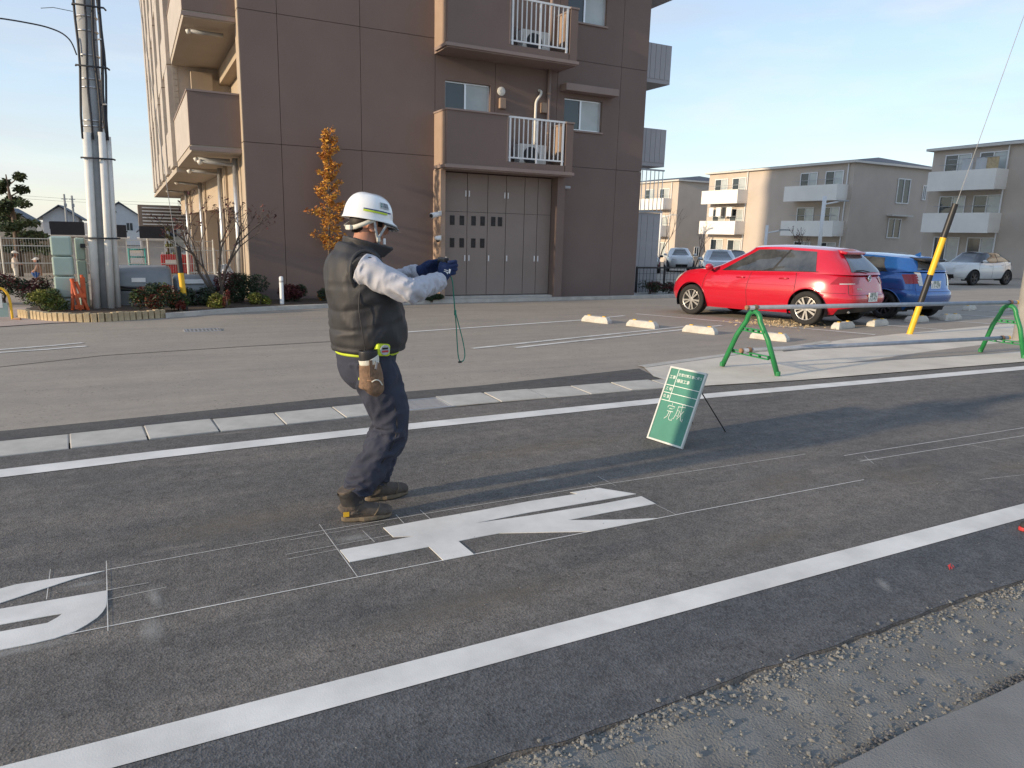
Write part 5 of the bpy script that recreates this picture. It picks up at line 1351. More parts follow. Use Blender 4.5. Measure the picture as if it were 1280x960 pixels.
Car('parked_car','white crossover with black roof parked across the lot',(36.2,21.3,gz(21)),radians(180),CHR).build()
SED = dict(GOLF); SED.update(paint='car_silver',plate=(0.35,('','')),spoiler=None,rim='rim')
Car('parked_car','silver car with pale windscreen just beyond the bonnet of the red car',(25.6,27.4,gz(27)),radians(232),SED).build()
WV = dict(CHR); WV.update(paint='car_white',roofpaint='car_white',rim='rim')
Car('parked_car','white car behind the silver car near the bare trees',(32.5,38.6,gz(38)),radians(235),WV).build()
BK = dict(GOLF); BK.update(paint='car_black',plate=(0.35,('','')))
Car('parked_car','black car parked at the far left of the distant row',(28.6,37.2,gz(37)),radians(235),BK).build()
BK2 = dict(GOLF); BK2.update(paint='car_black',plate=(0.35,('','')))
Car('parked_car','dark car mostly hidden behind the red car bonnet',(32.0,33.0,gz(33)),radians(235),BK2).build()

# wheel stops
stop = None; zs_ = []
def wheel_stop(x, y, rz, label):
    global stop
    if stop is None:
        stop = thing('wheel_stop', label, 'wheel stop', (x,y,gz(y)), rz, 'concrete wheel stops')
        a = [(-0.31,-0.085),(0.31,-0.085),(0.31,0.085),(-0.31,0.085)]; b = [(-0.25,-0.055),(0.25,-0.055),(0.25,0.055),(-0.25,0.055)]
        m = MB().add([(p[0],p[1],0) for p in a]+[(p[0]*0.97,p[1]*0.96,0.06) for p in a]+[(p[0],p[1],0.125) for p in b],[(3,2,1,0)]+[(i,(i+1)%4,(i+1)%4+4,i+4) for i in range(4)]+[(i+4,(i+1)%4+4,(i+1)%4+8,i+8) for i in range(4)]+[(8,9,10,11)])
        m.build('block','stop_concrete',stop,local=True,bevel=0.01)
        for q in (-0.17,0.17): MB().box(q-0.03,q+0.03,-0.025,0.025,0.124,0.137).build('reflector','yellow_plastic',stop,local=True)
        return stop
    o = copy_tree(stop); o.location = (x,y,gz(y)); o.rotation_euler = (0,0,rz); o['label'] = label; return o
aw = radians(-67)
for (x,y,a,lab) in ((7.98,11.80,aw,'concrete wheel stop farthest left on the empty parking bays'),(8.32,10.78,aw,'second concrete wheel stop from the left on the empty bays'),(8.72,9.66,aw,'third concrete wheel stop from the left at the end of the double line'),(9.17,8.50,aw,'concrete wheel stop half hidden behind the near green barricade'),
    (11.98,9.33,RC-pi/2,'wheel stop behind the near rear wheel of the red car'),(13.15,9.45,RC-pi/2,'wheel stop under the far rear side of the red car'),(14.75,9.7,0.02,'wheel stop behind the left rear wheel of the blue car'),(16.0,9.75,0.02,'wheel stop behind the right rear wheel of the blue car'),
    (20.5,11.0,radians(15),'pale wheel stop farthest right beyond the upper pipe'),(19.3,11.3,radians(15),'pale wheel stop beyond the blue car near the upper pipe')):
    wheel_stop(x,y,a,lab)
# brown leaves gathered under the red car
rng = random.Random(77); mb = MB()
for k in range(500):
    x = rng.gauss(11.35,0.35); y = rng.gauss(10.3,0.35); leaves(mb, rng, (x,y,gz(y)+0.025), (0.03,0.03,0.015), 1, 0.03)
tag(mb.build('fallen_leaves','brick_cream'),'drift of dry brown leaves beneath the red car','leaves',kind='stuff')
# ================================================================== the worker
mk('skin', (0.42,0.20,0.13), 0.55, var=0.08, scale=25)
mk('hair', (0.018,0.014,0.012), 0.6, var=0.2, scale=60)
mk('vest_black', (0.028,0.027,0.029), 0.62, var=0.12, scale=9, spec=0.45, bump=0.12, bscale=40)
mk('collar_black', (0.030,0.028,0.029), 0.6, var=0.15, scale=30)
mk('shirt_grey', (0.44,0.44,0.48), 0.85, var=0.03, scale=5, bump=0.2, bscale=500)
mk('trouser_navy', (0.032,0.036,0.056), 0.85, var=0.08, scale=4, bump=0.2, bscale=600)
mk('glove_navy', (0.012,0.026,0.085), 0.8, var=0.15, scale=60, bump=0.4, bscale=700)
mk('glove_black', (0.014,0.015,0.018), 0.6, var=0.15, scale=60)
mk('boot_brown', (0.085,0.068,0.055), 0.75, var=0.22, scale=22, bump=0.3, bscale=150)
mk('boot_dark', (0.030,0.028,0.028), 0.75, var=0.2, scale=22)
mk('sole', (0.16,0.125,0.085), 0.85, var=0.2, scale=30)
mk('sock', (0.72,0.66,0.60), 0.9, var=0.05)
mk('helmet_white', (0.80,0.80,0.79), 0.22, var=0.02, spec=0.5, coat=0.4)
mk('strap_white', (0.62,0.60,0.52), 0.8, var=0.06, scale=60)
mk('strap_grey', (0.40,0.42,0.43), 0.8, var=0.06, scale=60)
mk('lime', (0.50,0.62,0.03), 0.5, var=0.05)
mk('deep_blue', (0.03,0.05,0.16), 0.5, var=0)
mk('leather', (0.19,0.115,0.070), 0.75, var=0.25, scale=40, bump=0.3, bscale=120)
mk('green_cord', (0.02,0.22,0.15), 0.7, var=0.05)
def ring_loft(path, n=28, seg=5, disp=None, cap=True, fwd=(1,0,0)):
    """path: (x,y,z,ra,rb); ra along the forward axis, rb sideways"""
    P = cr(path, seg); rings = []; m = len(P); F = Vector(fwd)
    for i, p in enumerate(P):
        a = Vector(P[max(0,i-1)][:3]); b = Vector(P[min(m-1,i+1)][:3]); t = (b-a).normalized()
        u = F - t*F.dot(t)
        if u.length < 0.15: u = Vector((0,0,1)) - t*t.z
        u.normalize(); v = t.cross(u); row = []
        for k in range(n):
            th = 2*pi*k/n; d = disp(th, i/(m-1), Vector(p[:3])) if disp else 0.0
            ca, sa = cos(th), sin(th)
            row.append(Vector(p[:3]) + u*(p[3]*ca + d*ca) + v*(p[4]*sa + d*sa))
        rings.append(row)
    return MB().grid(rings, True, cap)
def folds(seed, amp, fz, fth=1.2, base=0.0):
    def f(th, s_, p):
        v = noise.noise(Vector((cos(th)*fth+seed, sin(th)*fth, s_*fz)))
        w = noise.noise(Vector((cos(th)*fth*2+seed*3, sin(th)*fth*2, s_*fz*2.1)))
        return amp*((1-2.2*abs(v)) * 0.8 + 0.45*w) + base
    return f
def remesh(o, vox, smooth_it=2):
    r = o.modifiers.new('remesh','REMESH'); r.mode = 'VOXEL'; r.voxel_size = vox; r.use_smooth_shade = True
    if smooth_it:
        s_ = o.modifiers.new('smooth','SMOOTH'); s_.factor = 0.5; s_.iterations = smooth_it
    return o
def join(*ms):
    r = MB()
    for m in ms: r.add(m.v, m.f)
    return r
PX, PY = 1.09, 3.82
man = thing('person', 'worker in white helmet, black vest and navy trousers taking a photograph', 'person', (PX, PY, 0))
# joints
SH_R, EL_R, WR_R = Vector((1.03,3.625,1.365)), Vector((1.225,3.50,1.262)), Vector((1.475,3.725,1.298))
SH_L, EL_L, WR_L = Vector((1.04,4.03,1.365)), Vector((1.26,4.07,1.25)), Vector((1.435,3.935,1.335))
HIP_R, KN_R, AN_R = Vector((1.075,3.725,0.88)), Vector((1.195,3.70,0.485)), Vector((0.985,3.70,0.17))
HIP_L, KN_L, AN_L = Vector((1.095,3.925,0.88)), Vector((1.245,3.945,0.50)), Vector((1.165,3.945,0.13))
HC = Vector((1.115,3.845,1.60))
RH = Matrix.Rotation(radians(10),3,'Z') @ Matrix.Rotation(radians(9),3,'Y')
def H(x,y,z): return HC + RH @ Vector((x,y,z))
# body
bd = MB()
def seg(a, b, r0, r1, ):
    return ring_loft([(*a,r0,r0),(*((a+b)/2),(r0+r1)/2,(r0+r1)/2),(*b,r1,r1)],16,4)
torso = ring_loft([(1.09,PY,0.84,0.10,0.14),(1.10,PY,1.0,0.12,0.14),(1.07,PY,1.2,0.12,0.155),(1.05,PY,1.36,0.10,0.165),(1.06,PY,1.43,0.07,0.10),(1.08,PY,1.50,0.058,0.058),(1.10,PY+0.01,1.56,0.058,0.056)],20,4)
head = MB(); P = []
for i in range(19):
    a = -pi/2+pi*i/18; zz = sin(a)*0.118; cr_ = max(0.02,cos(a))
    row = []
    for k in range(28):
        th = 2*pi*k/28; x = 0.097*cr_*cos(th); y = 0.076*cr_*sin(th)
        if zz < 0 and x > 0: x *= 1.0-0.10*(zz/0.118)**2; y *= 1-0.22*abs(zz)/0.118      # jaw
        if zz < -0.04 and x < 0: x *= 0.80
        row.append(H(x,y,zz))
    P.append(row)
head.grid(P, True, True)
nose = ring_loft([(*H(0.088,0,0.02),0.010,0.010),(*H(0.104,0,-0.012),0.014,0.014),(*H(0.108,0,-0.028),0.017,0.016),(*H(0.09,0,-0.036),0.012,0.014)],10,3)
brow = MB().sphere(tuple(H(0.082,0.03,0.022)),0.02,8,6,(0.6,1.3,0.5)); brow2 = MB().sphere(tuple(H(0.082,-0.03,0.022)),0.02,8,6,(0.6,1.3,0.5))
lips = MB().sphere(tuple(H(0.088,0,-0.062)),0.018,10,6,(0.55,1.2,0.5)); chin = MB().sphere(tuple(H(0.072,0,-0.098)),0.026,10,6)
ears = MB()
for sd in (-1,1):
    ears.tube([H(-0.012+0.026*cos(a)*0.8,sd*(0.080+0.012*(1-abs(cos(a)))),-0.012+0.034*sin(a)) for a in [i*2*pi/14 for i in range(15)]],0.0085,7)
    ears.sphere(tuple(H(-0.012,sd*0.078,-0.012)),0.024,10,6,(0.8,0.4,1.1))
hands_core = MB().sphere(tuple(WR_R),0.03,10,6).sphere(tuple(WR_L),0.03,10,6)
body = join(torso, head, nose, brow, brow2, lips, chin, ears, seg(SH_R,EL_R,0.05,0.042), seg(EL_R,WR_R,0.042,0.03), seg(SH_L,EL_L,0.05,0.042), seg(EL_L,WR_L,0.042,0.03),
            MB().sphere(tuple(SH_R),0.06,10,8), MB().sphere(tuple(SH_L),0.06,10,8), ring_loft([(1.04,SH_R.y,1.37,0.05,0.05),(1.05,PY,1.39,0.07,0.06),(1.04,SH_L.y,1.37,0.05,0.05)],14,4,fwd=(0,0,1)),
            seg(HIP_R,KN_R,0.075,0.055), seg(KN_R,AN_R,0.055,0.04), seg(HIP_L,KN_L,0.075,0.055), seg(KN_L,AN_L,0.055,0.04), hands_core,
            ring_loft([(1.06,3.74,0.84,0.05,0.06),(1.07,PY,0.86,0.07,0.07),(1.06,3.92,0.84,0.05,0.06)],14,4))
remesh(body.build('body','skin',man,smooth=True),0.006,1)
# eyes
for sd in (-1,1): MB().sphere(tuple(H(0.083,sd*0.031,0.004)),0.011,10,8).build('eye','helmet_white',man,smooth=True); MB().sphere(tuple(H(0.0915,sd*0.031,0.004)),0.0052,8,6).build('pupil','hair',man,smooth=True)
# hair at nape and temples
hr = MB(); P = []
for i in range(11):
    zz = 0.10-0.165*i/10; row = []
    for k in range(25):
        th = radians(62)+radians(236)*k/24; c_ = sqrt(max(0.05,1-(zz/0.125)**2))
        tap = 1.0 if zz > -0.03 else 0.93
        row.append(H(0.103*c_*cos(th)*tap, 0.081*c_*sin(th)*tap, zz+(0.035*max(0,cos(th-pi/2)**6+cos(th+pi/2)**6) if zz < -0.02 else 0)))
    P.append(row)
o = hr.grid(P).build('hair','hair',man,smooth=True); q = o.modifiers.new('solid','SOLIDIFY'); q.thickness = 0.008; q.offset = 1
# trousers
def leg(hip, kn, an, seed, hem):
    d1 = (kn-hip); d2 = (an-kn)
    path = [(hip.x-0.005,hip.y,hip.z+0.03,0.118,0.108),(*(hip+d1*0.25+Vector((0.012,0,0))),0.120,0.108),(*(hip+d1*0.6+Vector((0.016,0,0))),0.110,0.098),(*(hip+d1*0.9)+Vector((0.006,0,0)),0.092,0.088),(*(kn+d2*0.12),0.088,0.084),(*(kn+d2*0.45),0.086,0.080),(*(kn+d2*0.75),0.086,0.080),(*(kn+d2*0.95),0.074,0.070),(*(kn+d2*1.06),0.056,0.056)]
    def dsp(th, s_, p):
        a = 0.011 + 0.010*math.exp(-((s_-0.60)/0.16)**2) + 0.009*math.exp(-((s_-0.92)/0.1)**2)
        v = noise.noise(Vector((cos(th)*1.3+seed, sin(th)*1.3, s_*13 + 1.2*cos(th-1)))); w = noise.noise(Vector((cos(th)*3+seed*3, sin(th)*3, s_*24)))
        return a*((0.9-2.6*abs(v))+0.12*w)
    return ring_loft(path, 36, 9, dsp)
pel = ring_loft([(1.08,PY,0.72,0.07,0.11),(1.075,PY,0.78,0.125,0.165),(1.08,PY,0.85,0.150,0.182),(1.09,PY,0.92,0.162,0.182),(1.095,PY,1.0,0.155,0.175)],36,6,folds(4,0.005,5))
remesh(join(pel, leg(HIP_R,KN_R,AN_R,2.3,1.0), leg(HIP_L,KN_L,AN_L,7.1,1.0)).build('trousers','trouser_navy',man,smooth=True),0.005,2)
MB().tube(cr([(1.125,3.635,0.86),(1.165,3.612,0.70),(1.19,3.612,0.55),(1.17,3.615,0.44),(1.10,3.625,0.32)],5),0.0028,5).build('trouser_seam','vest_black',man)
MB().obox((1.005,3.63,0.805),(0.035,0.006,0.012),0.35).build('pocket_tab','lime',man)
# belt
bl = []
for k in range(41):
    th = 2*pi*k/40; bl.append((1.092+0.163*cos(th), PY+0.183*sin(th), 0.918))
MB().tube(bl,0.009,6,cap=False).build('belt','lime',man,smooth=True)
# vest: body, collar, seams
def vest_disp(th, s_, p):
    q = 0.0
    v = noise.noise(Vector((cos(th)*1.6, sin(th)*1.6, p.z*7+0.6*sin(th*2)))); w = noise.noise(Vector((cos(th)*3.4+5, sin(th)*3.4, p.z*17)))
    big = noise.noise(Vector((cos(th)*0.9+9, sin(th)*0.9, p.z*4)))
    zq = (p.z-0.90) % 0.115
    quilt = -0.006*math.exp(-((zq-0.0575)/0.012)**2)
    return 0.014*(0.5-2.0*abs(v)) + 0.005*w + 0.008*big + quilt
vest = ring_loft([(1.10,PY,0.925,0.180,0.198),(1.10,PY,0.938,0.196,0.216),(1.10,PY,0.98,0.202,0.228),(1.10,PY,1.05,0.206,0.236),(1.085,PY,1.14,0.195,0.238),(1.065,PY,1.23,0.184,0.238),(1.05,PY,1.31,0.176,0.232),(1.045,PY,1.375,0.160,0.212),(1.055,PY,1.425,0.132,0.165),(1.07,PY,1.46,0.108,0.122),(1.078,PY,1.49,0.09,0.095)],56,6,vest_disp)
shc = ring_loft([(1.03,3.60,1.355,0.085,0.08),(1.04,3.68,1.375,0.10,0.075),(1.05,PY,1.40,0.10,0.06),(1.04,3.96,1.375,0.10,0.075),(1.03,4.04,1.355,0.085,0.08)],24,4,fwd=(1,0,0))
remesh(join(vest, shc).build('vest','vest_black',man,smooth=True),0.006,1)
co = MB(); P = []
for i in range(9):
    t_ = i/8; row = []
    for k in range(41):
        th = radians(12)+radians(336)*k/40
        bk = 0.5-0.5*cos(th)                       # 0 front, 1 back
        ztop = lerp(1.475,1.535,bk); z = lerp(1.425, ztop, t_)
        fl = 0.012*t_
        row.append((1.082+0.012*t_+(0.100+fl+0.035*(1-bk)*t_)*cos(th), PY+0.005+(0.098+fl)*sin(th), z-0.004*abs(sin(th*7))*t_))
    P.append(row)
o = co.grid(P).build('collar','collar_black',man,smooth=True); q = o.modifiers.new('solid','SOLIDIFY'); q.thickness = 0.016; q.offset = 0
q = o.modifiers.new('sub','SUBSURF'); q.levels = 1; q.render_levels = 1
MB().tube(cr([(1.00,3.60,1.30),(0.985,3.588,1.18),(1.00,3.580,1.05),(1.015,3.588,0.95),(1.02,3.60,0.935)],5),0.0035,5).build('side_seam','collar_black',man)
arm_hole = [Vector((1.035+0.085*cos(a), 3.618-0.012*cos(a*2), 1.355+0.105*sin(a))) for a in [i*2*pi/24 for i in range(25)]]
MB().tube(arm_hole,0.010,6,cap=False).build('armhole_trim','vest_black',man,smooth=True)
# sleeves
def sleeve(sh_, el, wr, seed):
    d1 = el-sh_; d2 = wr-el
    path = [(*(sh_-d1*0.10),0.078,0.076),(*(sh_+d1*0.12),0.080,0.078),(*(sh_+d1*0.5),0.069,0.068),(*(el-d1*0.12),0.063,0.062),(*(el+d2*0.10),0.059,0.059),(*(el+d2*0.4),0.055,0.055),(*(el+d2*0.75),0.050,0.050),(*(el+d2*0.93),0.047,0.047),(*(el+d2*1.0),0.043,0.043)]
    def dsp(th, s_, p):
        v = noise.noise(Vector((cos(th)*1.1+seed, sin(th)*1.1, (s_*15 if s_ < 0.5 else 7.5+(s_-0.5)*26)+0.8*sin(th)))); w = noise.noise(Vector((cos(th)*2.6+seed*2, sin(th)*2.6, s_*28)))
        a = 0.008+0.006*math.exp(-((s_-0.48)/0.15)**2)+0.0045*math.exp(-((s_-0.8)/0.12)**2)
        return a*((0.85-2.5*abs(v))+0.10*w)
    return ring_loft(path, 32, 8, dsp, fwd=(0,0,1))
for nm, m in (('sleeve', sleeve(SH_R,EL_R,WR_R,3.3)), ('sleeve', sleeve(SH_L,EL_L,WR_L,8.8))):
    remesh(m.build(nm,'shirt_grey',man,smooth=True),0.005,1)
# gloves: palm plus five separate bent fingers
def glove(palm_pts, fingers, thumb, cuff):
    m = ring_loft(palm_pts, 18, 4, fwd=(0,1,0))
    for ch in fingers + [thumb]: m = join(m, ring_loft([(*p, r, r) for p, r in ch], 10, 4, fwd=(0,0,1)))
    return join(m, cuff)
fz = [1.398,1.378,1.357,1.336]; fl_ = [0.95,1.05,1.0,0.82]
fR, fL, tipR, tipL = [], [], MB(), MB()
for z, L_ in zip(fz, fl_):
    a = [(Vector((1.530,3.742,z)),0.0115),(Vector((1.530+0.038*L_,3.741,z+0.004)),0.0110),(Vector((1.530+0.058*L_,3.763,z+0.004)),0.0102),(Vector((1.530+0.052*L_,3.796,z+0.002)),0.0092)]
    b = [(Vector((1.518,3.936,z-0.002)),0.0115),(Vector((1.518+0.044*L_,3.940,z+0.004)),0.0110),(Vector((1.518+0.066*L_,3.918,z+0.004)),0.0102),(Vector((1.518+0.060*L_,3.884,z+0.002)),0.0092)]
    fR.append(a); fL.append(b)
    tipR.add(*(lambda g_: (g_.v, g_.f))(ring_loft([(*a[2][0],0.0118,0.0118),(*a[3][0],0.0108,0.0108),(*(a[3][0]+Vector((-0.006,0.012,0))),0.006,0.006)],10,3,fwd=(0,0,1))))
    tipL.add(*(lambda g_: (g_.v, g_.f))(ring_loft([(*b[2][0],0.0118,0.0118),(*b[3][0],0.0108,0.0108),(*(b[3][0]+Vector((-0.006,-0.012,0))),0.006,0.006)],10,3,fwd=(0,0,1))))
thR = [(Vector((1.500,3.742,1.335)),0.015),(Vector((1.494,3.764,1.362)),0.0135),(Vector((1.506,3.786,1.386)),0.0118),(Vector((1.519,3.808,1.393)),0.0098)]
thL = [(Vector((1.485,3.932,1.345)),0.015),(Vector((1.482,3.912,1.372)),0.0135),(Vector((1.500,3.892,1.396)),0.0118),(Vector((1.518,3.872,1.402)),0.0098)]
gR = glove([(1.470,3.722,1.290,0.026,0.030),(1.490,3.731,1.318,0.022,0.035),(1.513,3.739,1.352,0.019,0.043),(1.530,3.743,1.370,0.016,0.040),(1.538,3.744,1.378,0.012,0.032)], fR, thR, MB().tube([WR_R+Vector((-0.02,-0.012,-0.008)),WR_R+Vector((0.012,0.006,0.022))],0.034,14))
gL = glove([(1.432,3.936,1.332,0.026,0.032),(1.460,3.936,1.345,0.022,0.037),(1.490,3.937,1.358,0.019,0.043),(1.515,3.938,1.366,0.016,0.041),(1.525,3.938,1.368,0.012,0.034)], fL, thL, MB().tube([WR_L+Vector((-0.03,0,-0.008)),WR_L+Vector((0.012,0,0.006))],0.036,14))
remesh(gR.build('glove','glove_navy',man,smooth=True),0.0035,1); remesh(gL.build('glove','glove_navy',man,smooth=True),0.0035,1)
remesh(tipR.build('glove_grip','glove_black',man,smooth=True),0.0035,1); remesh(tipL.build('glove_grip','glove_black',man,smooth=True),0.0035,1)
gp = MB()
for (x,z,w,h) in ((1.508,1.345,0.026,0.012),(1.511,1.358,0.022,0.004),(1.532,1.352,0.010,0.024)): gp.obox((x,3.7195+0.003*(x>1.52),z),(w,0.003,h),0.0,0.25)
gp.build('glove_print','helmet_white',man)
# boots
def boot(ank, ang, toe_l, seed):
    c, s_ = cos(ang), sin(ang)
    def T(u, v, z): return Vector((ank.x + u*c - v*s_, ank.y + u*s_ + v*c, z))
    foot = ring_loft([(*T(-0.075,0,0.055),0.030,0.030),(*T(-0.06,0,0.062),0.045,0.037),(*T(0.0,0,0.062),0.058,0.042),(*T(0.07,0,0.052),0.045,0.047),(*T(0.13,0.004,0.043),0.036,0.050),(*T(0.175,0.004,0.038),0.030,0.044),(*T(0.198,0.002,0.034),0.016,0.024)],20,5,folds(seed,0.002,9),fwd=(0,0,1))
    shaft = ring_loft([(*T(-0.005,0,0.05),0.062,0.044),(*T(-0.012,0,0.11),0.058,0.048),(*T(-0.018,0,0.16),0.060,0.054),(*T(-0.032,0,0.198),0.067,0.058)],24,5,folds(seed+2,0.009,9),fwd=(c,s_,0))
    up_o = remesh(join(foot, shaft).build('boot','boot_brown',man,smooth=True),0.004,1)
    out = []
    for k in range(36):
        a = 2*pi*k/36; u = 0.062+0.140*cos(a); w = 0.052 if cos(a) > -0.2 else 0.043
        p = T(u, w*sin(a)*(1 if abs(cos(a)) < 0.8 else 1.05), 0); out.append((p.x,p.y))
    MB().prism(out,0.0045,0.030).build('sole','sole',up_o,bevel=0.006)
    gus = ring_loft([(*T(-0.015,0,0.10),0.060,0.0505),(*T(-0.020,0,0.155),0.0635,0.0575),(*T(-0.030,0,0.186),0.068,0.059)],24,4,folds(seed+2,0.009,9),cap=False,fwd=(c,s_,0))
    gus.build('gaiter','boot_dark',up_o,smooth=True)
    MB().tube([T(0.095,-0.050,0.035),T(0.115,-0.046,0.062),T(0.128,-0.02,0.078),T(0.130,0.01,0.080),T(0.125,0.045,0.06)],0.004,5).build('toe_welt','sole',up_o,smooth=True)
    return T, up_o
T1, b1 = boot(Vector((0.975,3.692,0)), radians(-6), 0.2, 1.0)
pt_ = T1(-0.055,-0.0405,0.055); MB().obox(pt_,(0.030,0.006,0.026),radians(-6)).build('tag','yellow_plastic',b1)
T2, b2 = boot(Vector((1.175,3.945,0)), radians(9), 0.2, 5.0)
ring_loft([(0.972,3.70,0.165,0.050,0.048),(0.985,3.70,0.205,0.056,0.052)],20,3).build('sock','sock',man,smooth=True)
# helmet
hm = MB(); P = []
for i in range(15):
    v = i/14; el = v*pi/2; row = []
    for k in range(48):
        th = 2*pi*k/48; rr = cos(el)**0.72 if v < 1 else 0.0
        x = 0.134*rr*cos(th); y = 0.112*rr*sin(th); z = 0.022 + 0.128*sin(el)**0.92
        ridge = 0.004*max(0,cos(th*2))*sin(2*el) + 0.004*math.exp(-(y/0.02)**2)*sin(el)
        row.append(H(x-0.004,y,z+ridge))
    P.append(row)
rim_ = []
for k in range(48):
    th = 2*pi*k/48; br_ = max(0,cos(th))**2.2
    rim_.append(H(0.142*cos(th)+0.034*br_-0.004, 0.119*sin(th), 0.012-0.006*br_))
low_ = []
for k in range(48):
    th = 2*pi*k/48; br_ = max(0,cos(th))**2.2
    low_.append(H(0.142*cos(th)+0.032*br_-0.004, 0.118*sin(th), 0.006-0.008*br_))
inn_ = [H(0.126*cos(2*pi*k/48)-0.004, 0.104*sin(2*pi*k/48), 0.012) for k in range(48)]
top_in = [H(0.118*cos(2*pi*k/48)-0.004, 0.094*sin(2*pi*k/48), 0.075) for k in range(48)]
he = hm.grid([top_in, inn_, low_, rim_] + P, True).build('helmet','helmet_white',man,smooth=True,sub=1)
MB().tube([low_[k]+Vector((0,0,-0.003)) for k in range(-10,11)],0.006,6).build('visor_edge','pane_dark',he,smooth=True)
vz = MB(); vz.grid([[H(0.142*cos(th)+0.030*max(0,cos(th))**2.2-0.004,0.118*sin(th),0.004-0.008*max(0,cos(th))**2.2) for th in [radians(-40)+radians(80)*k/16 for k in range(17)]],[H(0.148*cos(th)+0.040*max(0,cos(th))**2.2,0.118*sin(th),-0.016) for th in [radians(-40)+radians(80)*k/16 for k in range(17)]]])
o = vz.build('visor','pane_dark',he,smooth=True); q = o.modifiers.new('solid','SOLIDIFY'); q.thickness = 0.003
def on_helmet(th, z, off=0.0035):
    s_ = min(0.999,max(0.0,((z-0.022)/0.128)))**(1/0.92); el = math.asin(s_); rr = cos(el)**0.72
    return H((0.134*rr+off)*cos(th)-0.004,(0.112*rr+off)*sin(th),z)
def decal(name, mat, th0, th1, z0, z1, n=10, m=3, off=0.0045):
    return MB().grid([[on_helmet(lerp(th0,th1,j/n), lerp(z0,z1,i/m), off) for j in range(n+1)] for i in range(m+1)]).build(name, mat, he, smooth=True)
decal('stripe','deep_blue',radians(-125),radians(-52),0.058,0.064,16)
decal('stripe','lime',radians(-125),radians(-66),0.048,0.0575,16)
decal('sticker','strap_grey',radians(-86),radians(-58),0.078,0.108,8,4,0.0035)
def htext(txt, size, thc, zc, fit):
    v, f = text_mb(txt, size, fit)
    if v: MB().add([on_helmet(thc + q[0]/0.118, zc + q[1], 0.0055) for q in v], f).build('sticker_text','trouser_navy',he)
htext('工事安全', 0.010, radians(-70), 0.100, 0.042); htext('作業員', 0.009, radians(-70), 0.088, 0.034)
for z in (0.100,0.088): decal('sticker_mark','green_cord',radians(-84),radians(-81),z-0.003,z+0.003,2,1,0.005)
# chin straps and cradle
def flat_strap(name, pts, w, mat, parent, out):
    P = []; pts = cr([tuple(p) for p in pts], 5); pts = [Vector(p) for p in pts]
    for i, p in enumerate(pts):
        t = (pts[min(i+1,len(pts)-1)]-pts[max(i-1,0)]).normalized(); n = Vector(out); b = t.cross(n).normalized()*w/2
        P.append([p-b, p+b])
    o = MB().grid(P).build(name, mat, parent, smooth=True); q = o.modifiers.new('solid','SOLIDIFY'); q.thickness = 0.003; q.offset = 0
    return o
flat_strap('cradle_band',[H(-0.112,-0.01,-0.045),H(-0.098,-0.060,-0.038),H(-0.062,-0.093,-0.014),H(-0.02,-0.102,0.012)],0.022,'strap_white',he,(0.2,-1,0.1))
flat_strap('cradle_band',[H(-0.112,-0.01,-0.045),H(-0.098,0.060,-0.038),H(-0.062,0.093,-0.014),H(-0.02,0.102,0.012)],0.022,'strap_white',he,(0.2,1,0.1))
MB().obox(H(-0.115,-0.02,-0.045),(0.016,0.05,0.026),radians(10)).build('ratchet','strap_white',he,bevel=0.005)
for sd in (-1,1):
    flat_strap('chin_strap',[H(-0.018,sd*0.104,0.012),H(-0.002,sd*0.097,-0.03),H(0.022,sd*0.088,-0.082)],0.013,'strap_grey',he,(0,sd,0))
    flat_strap('chin_strap',[H(0.062,sd*0.100,0.010),H(0.045,sd*0.094,-0.03),H(0.022,sd*0.088,-0.082)],0.013,'strap_grey',he,(0,sd,0))
    flat_strap('chin_strap',[H(0.022,sd*0.088,-0.082),H(0.045,sd*0.066,-0.112),H(0.062,sd*0.03,-0.126),H(0.066,0,-0.130)],0.013,'strap_grey',he,(0,sd,-0.3))
MB().obox(H(0.026,-0.092,-0.083),(0.020,0.008,0.022),radians(10)).build('buckle','strap_white',he,bevel=0.003)
MB().obox(H(0.072,-0.07,-0.085),(0.016,0.008,0.034),radians(10)).build('strap_pad','helmet_white',he,bevel=0.004)

# ---- things the worker carries
cm = thing('compact_camera', 'small black camera held in the gloved hands of the worker', 'camera', (1.5420,3.84,1.335))
B(1.5270,1.5550,3.785,3.895,1.335,1.422).build('camera_body','black_plastic',cm,bevel=0.006)
MB().lathe([(0.024,1.5550),(0.024,1.5620),(0.018,1.5670)],(0,3.85,1.37),18,'X').build('lens','pane_dark',cm)
B(1.5255,1.5268,3.80,3.87,1.345,1.398).build('screen','pane_dark',cm)
MB().lathe([(0.006,1.422),(0.006,1.428)],(1.5420,3.80,0),10).build('shutter_button','chrome',cm)
cord = cr([(1.5480,3.778,1.345),(1.5580,3.745,1.30),(1.5730,3.76,1.22),(1.5950,3.79,1.12),(1.6100,3.805,1.04),(1.6220,3.815,0.93),(1.6320,3.82,0.855),(1.6460,3.82,0.825),(1.6680,3.825,0.832),(1.6770,3.83,0.87),(1.6600,3.825,0.95),(1.6250,3.815,1.06),(1.5980,3.795,1.13),(1.5760,3.765,1.22),(1.5600,3.748,1.30)],5)
MB().tube(cord,0.0032,6).build('wrist_strap','green_cord',cm,smooth=True)
MB().obox((1.5980,3.793,1.115),(0.012,0.012,0.03)).build('strap_slider','green_cord',cm,bevel=0.003)
MB().obox((1.6420,3.82,0.822),(0.02,0.008,0.010)).build('strap_end','black_plastic',cm)
tm = thing('tape_measure', 'yellow green tape measure clipped to the belt of the worker', 'tape measure', (1.105,3.60,0.93))
MB().obox((1.105,3.592,0.957),(0.078,0.045,0.064),radians(8),radians(6)).build('case','lime',tm,bevel=0.012)
